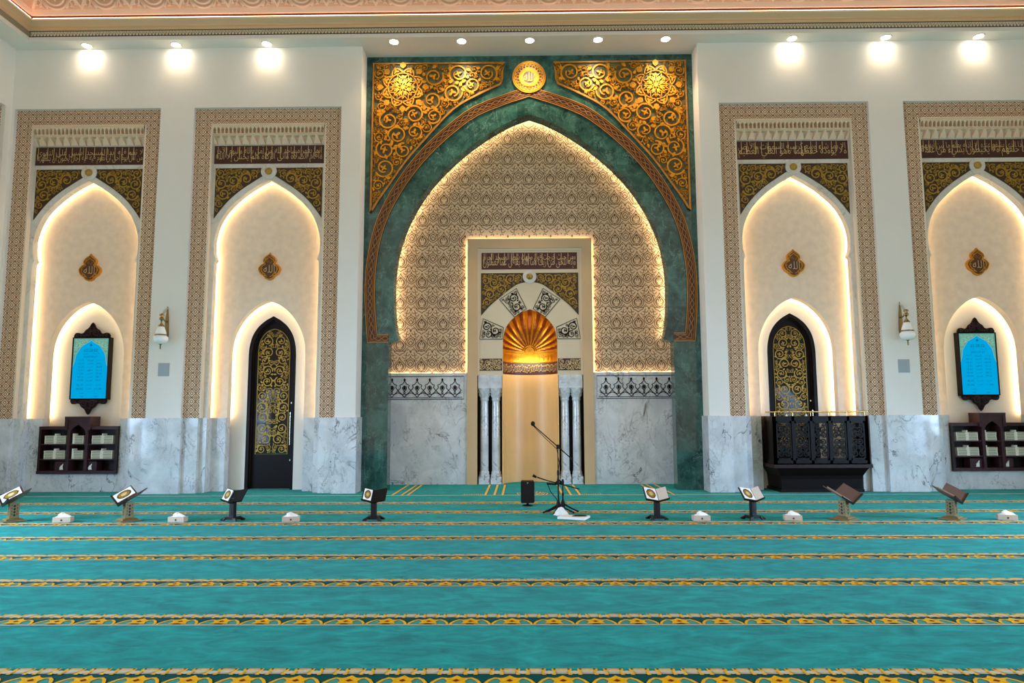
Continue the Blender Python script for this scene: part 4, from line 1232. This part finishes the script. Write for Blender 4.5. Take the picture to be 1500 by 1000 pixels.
# ================================================================== BALCONY PULPIT
def balcony():
    cx = 5.86; t = thing('pulpit_balcony', 'dark carved wooden pulpit balcony with a brass rail standing before the right door', 'pulpit', (cx, -.12, 0))
    W = .93; D = .95; z0, z1 = .56, 1.53
    T = .06
    mb = MB()      # corner posts, rails
    nP = 5; pw = 2*W/nP
    for k in range(nP+1):
        x = -W+k*pw; mb.box(x-.028, x+.028, 0, .07, z0, z1, 'wood_black')
    mb.box(-W-.028, W+.028, 0, .07, z1-.10, z1, 'wood_black'); mb.box(-W-.028, W+.028, 0, .07, z0, z0+.08, 'wood_black')
    for s in (-1, 1):
        for y in (0, D*.5, D): mb.box(s*W-.028, s*W+.028, y, y+.06, z0, z1, 'wood_black')
        mb.box(s*W-.028, s*W+.028, 0, D, z1-.10, z1, 'wood_black'); mb.box(s*W-.028, s*W+.028, 0, D, z0, z0+.08, 'wood_black')
    mb.box(-W, W, 0, D, z0-.02, z0+.02, 'wood_black')
    mb.build('frame', t)
    proto = None
    for k in range(nP):
        x = -W+(k+.5)*pw
        mb = MB(); w = pw/2-.03; za, zb = z0+.08, z1-.10
        for s in (-1, 1): mb.box(s*w, s*(w-.035), .02, .045, za, zb, 'wood_black')
        mb.box(-w, w, .02, .045, zb-.045, zb, 'wood_black'); mb.box(-w, w, .02, .045, za, za+.045, 'wood_black')
        scrolls(mb, lambda X, Z: abs(X) < w-.028 and za+.04 < Z < zb-.04, (0, w, za, zb), .022, .042, 'wood_black', .085, .024, 14, 700, .34, True, 0.)
        o = mb.build('lattice_panel', t); o.location = (x, 0, 0)
    for s in (-1, 1):
        mb = MB(); mb.box(s*W-.01, s*W+.01, .06, D, z0+.08, z1-.1, 'wood_black'); mb.build('side_panel', t)
    mb = MB()     # ledge and corbelled foot
    mb.box(-W-.06, W+.06, -.04, D, z0-.07, z0, 'wood'); mb.build('ledge', t)
    mb = MB()
    levels = [(z0-.07, W+.0, .0), (z0-.16, W-.06, .03), (z0-.23, W-.1, .06), (z0-.30, W-.11, .07), (.06, W-.12, .08), (.06, W-.09, .05), (0, W-.09, .05)]
    vs = []; 
    for z, w, y in levels: vs += [(-w, y, z), (w, y, z), (w, D, z), (-w, D, z)]
    fs = []
    for j in range(len(levels)-1):
        for q in range(4): fs.append((4*j+q, 4*j+(q+1) % 4, 4*j+4+(q+1) % 4, 4*j+4+q))
    mb.add(vs, fs, 'wood_black'); mb.build('pedestal', t)
    mb = MB()
    mb.tube([(-W-.17, .03, 1.615), (W+.06, .03, 1.615)], .014, 'brassrail', 10)
    for k in range(6): x = -W+.02+k*(2*W-.04)/5; mb.tube([(x, .03, z1), (x, .03, 1.61)], .008, 'brassrail', 8)
    mb.build('rail', t)['label'] = 'polished brass rail'
    for dx, n in ((-.67, 'left'), (-.27, 'right')):
        mb = MB(); mb.add([(-.02, 0, 0), (.02, 0, 0), (.02, .03, 0), (-.02, .03, 0), (.0, .012, .055)], [(0, 1, 4), (1, 2, 4), (2, 3, 4), (3, 0, 4), (3, 2, 1, 0)], 'paper')
        o = mb.build('place_card'); o.location = (cx+dx, -.105, z1); tag(o, 'tiny white folded card on the balcony edge, the %s one of the two' % n, 'card', 'cards on the balcony')
balcony()

# ================================================================== QURAN STANDS
def leaf_board(mb, h, d, e, u0, u1, v0, v1, n0, n1, mat):
    """slab on a leaf: h hinge origin, d up the hinge, e outwards; n along the leaf normal"""
    h, d, e = Vector(h), Vector(d), Vector(e); nn = e.cross(d).normalized()
    if nn.y > 0: nn = -nn
    vs = [tuple(h+d*v+e*u+nn*n) for n in (n0, n1) for v in (v0, v1) for u in (u0, u1)]
    mb.add(vs, [(0, 2, 3, 1), (4, 5, 7, 6), (0, 1, 5, 4), (2, 6, 7, 3), (0, 4, 6, 2), (1, 3, 7, 5)], mat)
    return h, d, e, nn
TYPE = {'black': dict(h=(0, -.075, .275), d=(0, .135, .165), e=(.185, .035, .035), col='blackwood', board='blackwood'),
        'olive': dict(h=(0, -.14, .24), d=(0, .28, .145), e=(.30, .0, .12), col='olive', board='brownboard')}
def stand_mesh(kind, t):
    q = TYPE[kind]
    mb = MB()
    if kind == 'black':
        mb.box(-.10, .10, -.07, .09, .022, .05, 'blackwood')
        mb.box(-.085, .085, -.085, .10, .05, .062, 'blackwood')
        for sx in (-1, 1):
            for sy in (-1, 1): mb.add([(sx*.06, .01+sy*.05, .05), (sx*.10, .01+sy*.05, .05), (sx*.10, .01+sy*.09, .05), (sx*.06, .01+sy*.09, .05), (sx*.09, .01+sy*.075, 0.001), (sx*.145, .01+sy*.085, .001), (sx*.145, .01+sy*.115, .02), (sx*.09, .01+sy*.11, .001)],
                                      [(0, 1, 2, 3), (4, 5, 6, 7), (0, 1, 5, 4), (1, 2, 6, 5), (2, 3, 7, 6), (3, 0, 4, 7)], 'blackwood')
        mb.build('base', t)
        mb = MB(); mb.box(-.038, .038, -.03, .04, .06, .34, 'blackwood'); 
        mb.box(-.012, .012, -.034, -.03, .09, .26, 'wood'); mb.build('column', t)
    else:
        mb.lathe([(.165, .001), (.165, .012), (.13, .018), (.12, .032), (.085, .042), (.085, .05)], 0, 0, 'olive', 4, False, PI/4, PI/4+2*PI) if False else None
        w = [(.15, 0.001), (.15, .014), (.115, .022), (.105, .036), (.075, .05)]
        vs = []
        for r, z in w: vs += [(-r, -r, z), (r, -r, z), (r, r, z), (-r, r, z)]
        fs = [(4*j+k, 4*j+(k+1) % 4, 4*j+4+(k+1) % 4, 4*j+4+k) for j in range(len(w)-1) for k in range(4)]+[(16, 17, 18, 19), (3, 2, 1, 0)]
        mb.add(vs, fs, 'olive'); mb.build('base', t)
        mb = MB(); c = .062
        mb.box(-c, c, -c, c, .05, .28, 'olive')
        for s in range(4):
            a = s*PI/2
            f = lambda p: (p[0]*math.cos(a)-p[1]*math.sin(a), p[0]*math.sin(a)+p[1]*math.cos(a), p[2])
            for z in (.095, .14, .185, .23):
                mb.poly([(0, z+.022), (.018, z), (0, z-.022), (-.018, z)], -c-.002, None, 'blackwood', f)
                for sx in (-1, 1): mb.poly([(sx*.03, z+.03), (sx*.042, z+.015), (sx*.03, z)], -c-.002, None, 'blackwood', f)
        mb.build('column', t)
    h, d, e = q['h'], q['d'], q['e']
    for s in (-1, 1):
        mb = MB(); ee = (s*e[0], e[1], e[2])
        leaf_board(mb, h, d, ee, 0, 1, 0, 1, -.014, 0, q['board'])
        leaf_board(mb, h, d, ee, 0, 1, -.04, .03, -.014, .016, 'blackwood')
        if s > 0 or True: mb.build('holder_leaf', t)
def book_on(kind, mode, t):
    q = TYPE[kind]; h, d, e = q['h'], q['d'], q['e']
    def orn(mb, ee, u0, u1, v0, v1, n):
        H, Dv, Ev = Vector(h), Vector(d), Vector(ee); nn = Ev.cross(Dv).normalized()
        if nn.y > 0: nn = -nn
        uc, vc = (u0+u1)/2, (v0+v1)/2; ru, rv = (u1-u0)*.40, (v1-v0)*.40
        def disc(k, nn_, mat, m=20): mb.add([tuple(H+Dv*(vc+rv*k*math.sin(2*PI*i/m))+Ev*(uc+ru*k*math.cos(2*PI*i/m))+nn*nn_) for i in range(m)], [tuple(range(m))], mat)
        disc(1., n+.0012, 'spandrel_ground'); disc(.78, n+.0018, 'gold_small'); 
        for i in range(10):
            a = 2*PI*i/10
            mb.add([tuple(H+Dv*(vc+rv*.88*math.sin(a)+rv*.09*math.sin(b))+Ev*(uc+ru*.88*math.cos(a)+ru*.09*math.cos(b))+nn*(n+.0024)) for b in (0, PI/2, PI, 3*PI/2)], [(0, 1, 2, 3)], 'gold_small')
        disc(.42, n+.0024, 'script_gold')
    eL = (-e[0], e[1], e[2])
    mb = MB()
    if mode == 'closed':
        leaf_board(mb, h, d, eL, .17, .84, .06, .90, .001, .018, 'page'); mb.build('pages', t)
        mb = MB(); leaf_board(mb, h, d, eL, .16, .85, .045, .915, .018, .021, 'paper'); orn(mb, eL, .16, .85, .045, .915, .021)
        mb.build('cover', t)['label'] = 'white cover with a round gold ornament'
    else:
        for ee, w in ((eL, 'left'), (e, 'right')):
            leaf_board(mb, h, d, ee, .03, .93, .05, .98, .001, .014, 'page')
        mb.build('pages', t)
        mb = MB(); leaf_board(mb, h, d, eL, .03, .93, .05, .98, .014, .0152, 'paper'); orn(mb, eL, .03, .93, .05, .98, .0152)
        mb.build('illuminated_page', t)['label'] = 'white page with a round gold ornament'
        mb = MB(); leaf_board(mb, h, d, e, .12, .86, .12, .9, .014, .0148, 'page'); mb.build('text_page', t)
R = math.radians
STANDS = [(-7.952, 'olive', -42, 'closed', 'olive wooden book stand cut by the left edge of the photo', 'book with a round gold ornament lying on the book stand at the left edge'),
          (-6.197, 'olive', -40, 'closed', 'olive wooden book stand in front of the white pillar left of the tall door', 'book with a round gold ornament on the olive stand left of the tall door'),
          (-4.603, 'black', -16, 'closed', 'black book stand in front of the tall door', 'white book with a round gold ornament on the black stand before the tall door'),
          (-2.458, 'black', -4, 'closed', 'black book stand in front of the left foot of the green portal', 'white gold book on the black stand before the left foot of the green portal'),
          (1.816, 'black', 10, 'open', 'black book stand in front of the right foot of the green portal', 'open book on the black stand before the right foot of the green portal'),
          (3.256, 'black', 22, 'open', 'black book stand in front of the pillar left of the balcony', 'open book on the black stand left of the balcony'),
          (4.612, 'olive', 38, 'closed', 'olive wooden book stand in front of the dark balcony', 'book seen edge on, lying on the olive stand before the dark balcony'),
          (6.218, 'olive', 42, 'closed', 'olive wooden book stand in front of the white pillar right of the balcony', 'book seen edge on, lying on the olive stand right of the balcony')]
pro = {}
for x, kind, rz, mode, ls, lb in STANDS:
    if kind not in pro:
        t = thing('book_stand', ls, 'book stand', (x, -3.72, 0.006), R(rz)); stand_mesh(kind, t); pro[kind] = t
    else: t = copy_thing(pro[kind], (x, -3.72, 0.006), R(rz), ls)
    t['group'] = 'book stands along the prayer row'
    key = (kind, mode)
    if key not in pro:
        b = thing('holy_book', lb, 'book', (x, -3.72, 0.006), R(rz)); book_on(kind, mode, b); pro[key] = b
    else: b = copy_thing(pro[key], (x, -3.72, 0.006), R(rz), lb)
    b['group'] = 'books on the stands'

# ================================================================== TISSUE BOXES
TIS = [(-7.128, 8, 'farthest left, between the two olive book stands'), (-5.391, -5, 'between the olive and black stands on the left'), (-3.681, 12, 'between the two black stands on the left'),
       (2.451, 2, 'between the two black stands on the right'), (3.81, -8, 'between the black and olive stands near the balcony'), (6.972, -20, 'rightmost, beside the last olive book stand')]
tp = None
for k, (x, rz, lab) in enumerate(TIS):
    if tp is None:
        t = thing('tissue_box', '', 'tissue box'); tp = t
        mb = MB(); mb.box(-.125, .125, -.06, .06, 0.0, .075, 'cardboard'); mb.box(-.1, .1, -.04, .04, .07, .077, 'paper'); mb.box(-.012, .012, -.0625, -.061, .02, .045, 'spandrel_ground'); mb.build('carton', t)
        mb = MB()
        def tis(u, v):
            a = u*2*PI; r = .075*(1-v)**.6+.004; wob = 1+.25*math.sin(3*a+v*4)
            return (r*1.25*wob*math.cos(a)-.01*v, r*.5*wob*math.sin(a), .075+.055*v*(1+.2*math.sin(2*a)))
        mb.grid(tis, 18, 5, 'paper'); mb.build('tissue', t)
    else: t = copy_thing(tp)
    t.location = (x, -3.8, .006); t.rotation_euler = (0, 0, R(rz))
    tag(t, 'beige tissue box on the carpet, '+lab, 'tissue box', 'tissue boxes on the carpet')

# ================================================================== MICROPHONES, LOUDSPEAKER, PAPERS
def tripod(t, h, r=.011):
    for k, a in enumerate((200, 250, 335)):
        mb = MB(); c, s = math.cos(R(a)), math.sin(R(a))
        mb.tube([(.02*c, .02*s, .12), (.16*c, .16*s, .055), (.27*c, .27*s, .014)], [.013, .012, .014], 'black', 8); mb.build('leg', t)
    mb = MB(); mb.lathe([(.03, .07), (.034, .09), (.034, .15), (.02, .18), (.014, .2)], 0, 0, 'black', 14); mb.build('hub', t)
    mb = MB(); mb.tube([(0, 0, .08), (0, 0, h*.6), (0, 0, h*.601), (0, 0, h)], [.013, .013, .009, .009], 'black', 10); mb.lathe([(.018, h*.56), (.02, h*.6), (.016, h*.64)], 0, 0, 'black', 12); mb.build('pole', t)
def mic_tall():
    x, y = .375, -2.95
    t = thing('microphone_stand', 'tall black boom microphone stand before the prayer niche', 'microphone stand', (x, y, .006))
    tripod(t, 1.06)
    mb = MB(); mb.tube([(.22, 0, .86), (-.37, -.02, 1.38)], [.0095, .008], 'black', 8); mb.tube([(.235, 0, .845), (.2, 0, .876)], .016, 'black', 8); mb.lathe([(.02, 1.02), (.026, 1.05), (.02, 1.09)], 0, 0, 'black', 12); mb.build('boom', t)
    mb = MB()
    mb.tube([(-.355, -.02, 1.36), (-.40, -.02, 1.41)], [.012, .018], 'black', 10)
    mb.grid(lambda u, v: (-.405+.036*math.sin(v*PI)*math.cos(u*2*PI), -.02+.036*math.sin(v*PI)*math.sin(u*2*PI), 1.43+.04*math.cos(v*PI)), 14, 10, 'black'); mb.build('microphone', t)
    mb = MB(); mb.tube([(-.36, -.03, 1.35), (-.2, -.02, 1.19), (-.02, -.03, 1.02), (.02, -.02, .8), (-.018, -.02, .5), (.012, -.03, .2), (.02, -.05, .03)], .0055, 'black', 6); mb.build('cable', t)
mic_tall()
def mic_short():
    x, y = .455, -2.82
    t = thing('microphone_stand', 'short black microphone stand with a lowered boom beside the tall one', 'microphone stand', (x, y, .006))
    tripod(t, .47)
    mb = MB(); mb.tube([(.27, 0, .36), (-.25, -.02, .50), (-.42, -.02, .555)], [.009, .009, .011], 'black', 8); mb.tube([(-.43, -.02, .555), (-.49, -.02, .585)], [.018, .024], 'black', 10); mb.lathe([(.02, .44), (.026, .47), (.014, .52)], 0, 0, 'black', 12); mb.tube([(-.12, 0, .455), (-.06, 0, .50), (-.02, 0, .47)], .02, 'black', 8); mb.tube([(-.26, 0, .45), (-.14, 0, .44), (-.02, 0, .46)], .017, 'black', 8); mb.build('boom', t)
    mb = MB(); mb.tube([(-.26, -.02, .47), (-.2, -.03, .32), (-.1, -.02, .2), (-.06, -.04, .03)], .007, 'black', 6); mb.build('cable', t)
mic_short()
def speaker():
    t = thing('floor_speaker', 'black upright loudspeaker standing on the carpet before the prayer niche', 'speaker', (-.115, -2.05, .006))
    mb = MB(); w = .118
    c = .02; o = [(-w+c, .055), (-w, .055+c), (-w, .43-c), (-w+c, .43), (w-c, .43), (w, .43-c), (w, .055+c), (w-c, .055)]
    mb.prism(o, -.11, .11, 'black'); mb.build('cabinet', t)
    mb = MB(); mb.prism([(x*.9, .2425+(z-.2425)*.94) for x, z in o], -.116, -.11, 'blackwood')
    mb.build('front_grille', t)
    mb = MB(); mb.prism([(.012*math.cos(k*PI/6), .40+.012*math.sin(k*PI/6)) for k in range(12)], -.119, -.116, 'chrome'); mb.build('badge', t)
    mb = MB(); mb.lathe([(.02, .055), (.02, .02), (.09, .012), (.095, .0005)], 0, 0, 'black', 16); mb.build('foot', t)
speaker()
def papers():
    mb = MB()
    mb.add([(.32, -3.62, .012), (.72, -3.78, .012), (.83, -3.50, .012), (.44, -3.40, .012), (.32, -3.62, .045), (.72, -3.78, .045), (.83, -3.50, .045), (.44, -3.40, .045)],
           [(3, 2, 1, 0), (4, 5, 6, 7), (0, 1, 5, 4), (1, 2, 6, 5), (2, 3, 7, 6), (3, 0, 4, 7)], 'paper')
    tag(mb.moved(0, 0, -.006).build('flat_box'), 'flat white box lying on the carpet at the foot of the microphone stands', 'box')
    mb = MB()
    mb.grid(lambda u, v: (.66+.12*math.cos(u*2*PI)*(1-.0*v)*math.sin(max(.02, v)*PI/2+.0), -3.58+.05*math.sin(u*2*PI)*math.sin(max(.02, v)*PI/2), .0405+.02*math.cos(v*PI/2)), 20, 5, 'black')
    tag(mb.build('cable_pouch'), 'black oval pouch lying on the flat white box', 'pouch')
    mb = MB()
    def bag(u, v):
        a = u*2*PI; r = (1-.62*v**1.2)*(1+.2*math.sin(5*a+3*v)+.12*math.sin(9*a+5*v))
        if v > .99: r *= .1
        return (.40+.10*r*math.cos(a), -3.25+.06*r*math.sin(a), .008+.10*v*(1+.3*math.sin(3*a)))
    mb.grid(bag, 28, 8, 'paper', False)
    tag(mb.build('plastic_bag'), 'crumpled white plastic bag at the foot of the microphone stands', 'bag')
papers()

ld = bpy.data.lights.new('hood_lamp', 'POINT'); ld.energy = 12.; ld.color = (1., .84, .52); ld.shadow_soft_size = .08
lo = bpy.data.objects.new('hood_lamp', ld); COL.objects.link(lo); lo.location = (0, 1.98, 2.86)
# ================================================================== LIGHT AND RENDER SETTINGS
w = bpy.data.worlds.new('daylight'); S.world = w; w.use_nodes = True
w.node_tree.nodes['Background'].inputs['Color'].default_value = (1., .88, .76, 1); w.node_tree.nodes['Background'].inputs['Strength'].default_value = .92
S.view_settings.view_transform = 'Standard'; S.view_settings.look = 'None'; S.view_settings.gamma = 1.; S.view_settings.use_curve_mapping = False
S.view_settings.exposure = 0.12
try:
    S.cycles.use_denoising = True; S.cycles.max_bounces = 8; S.cycles.diffuse_bounces = 5; S.cycles.sample_clamp_indirect = 6.
except Exception: pass
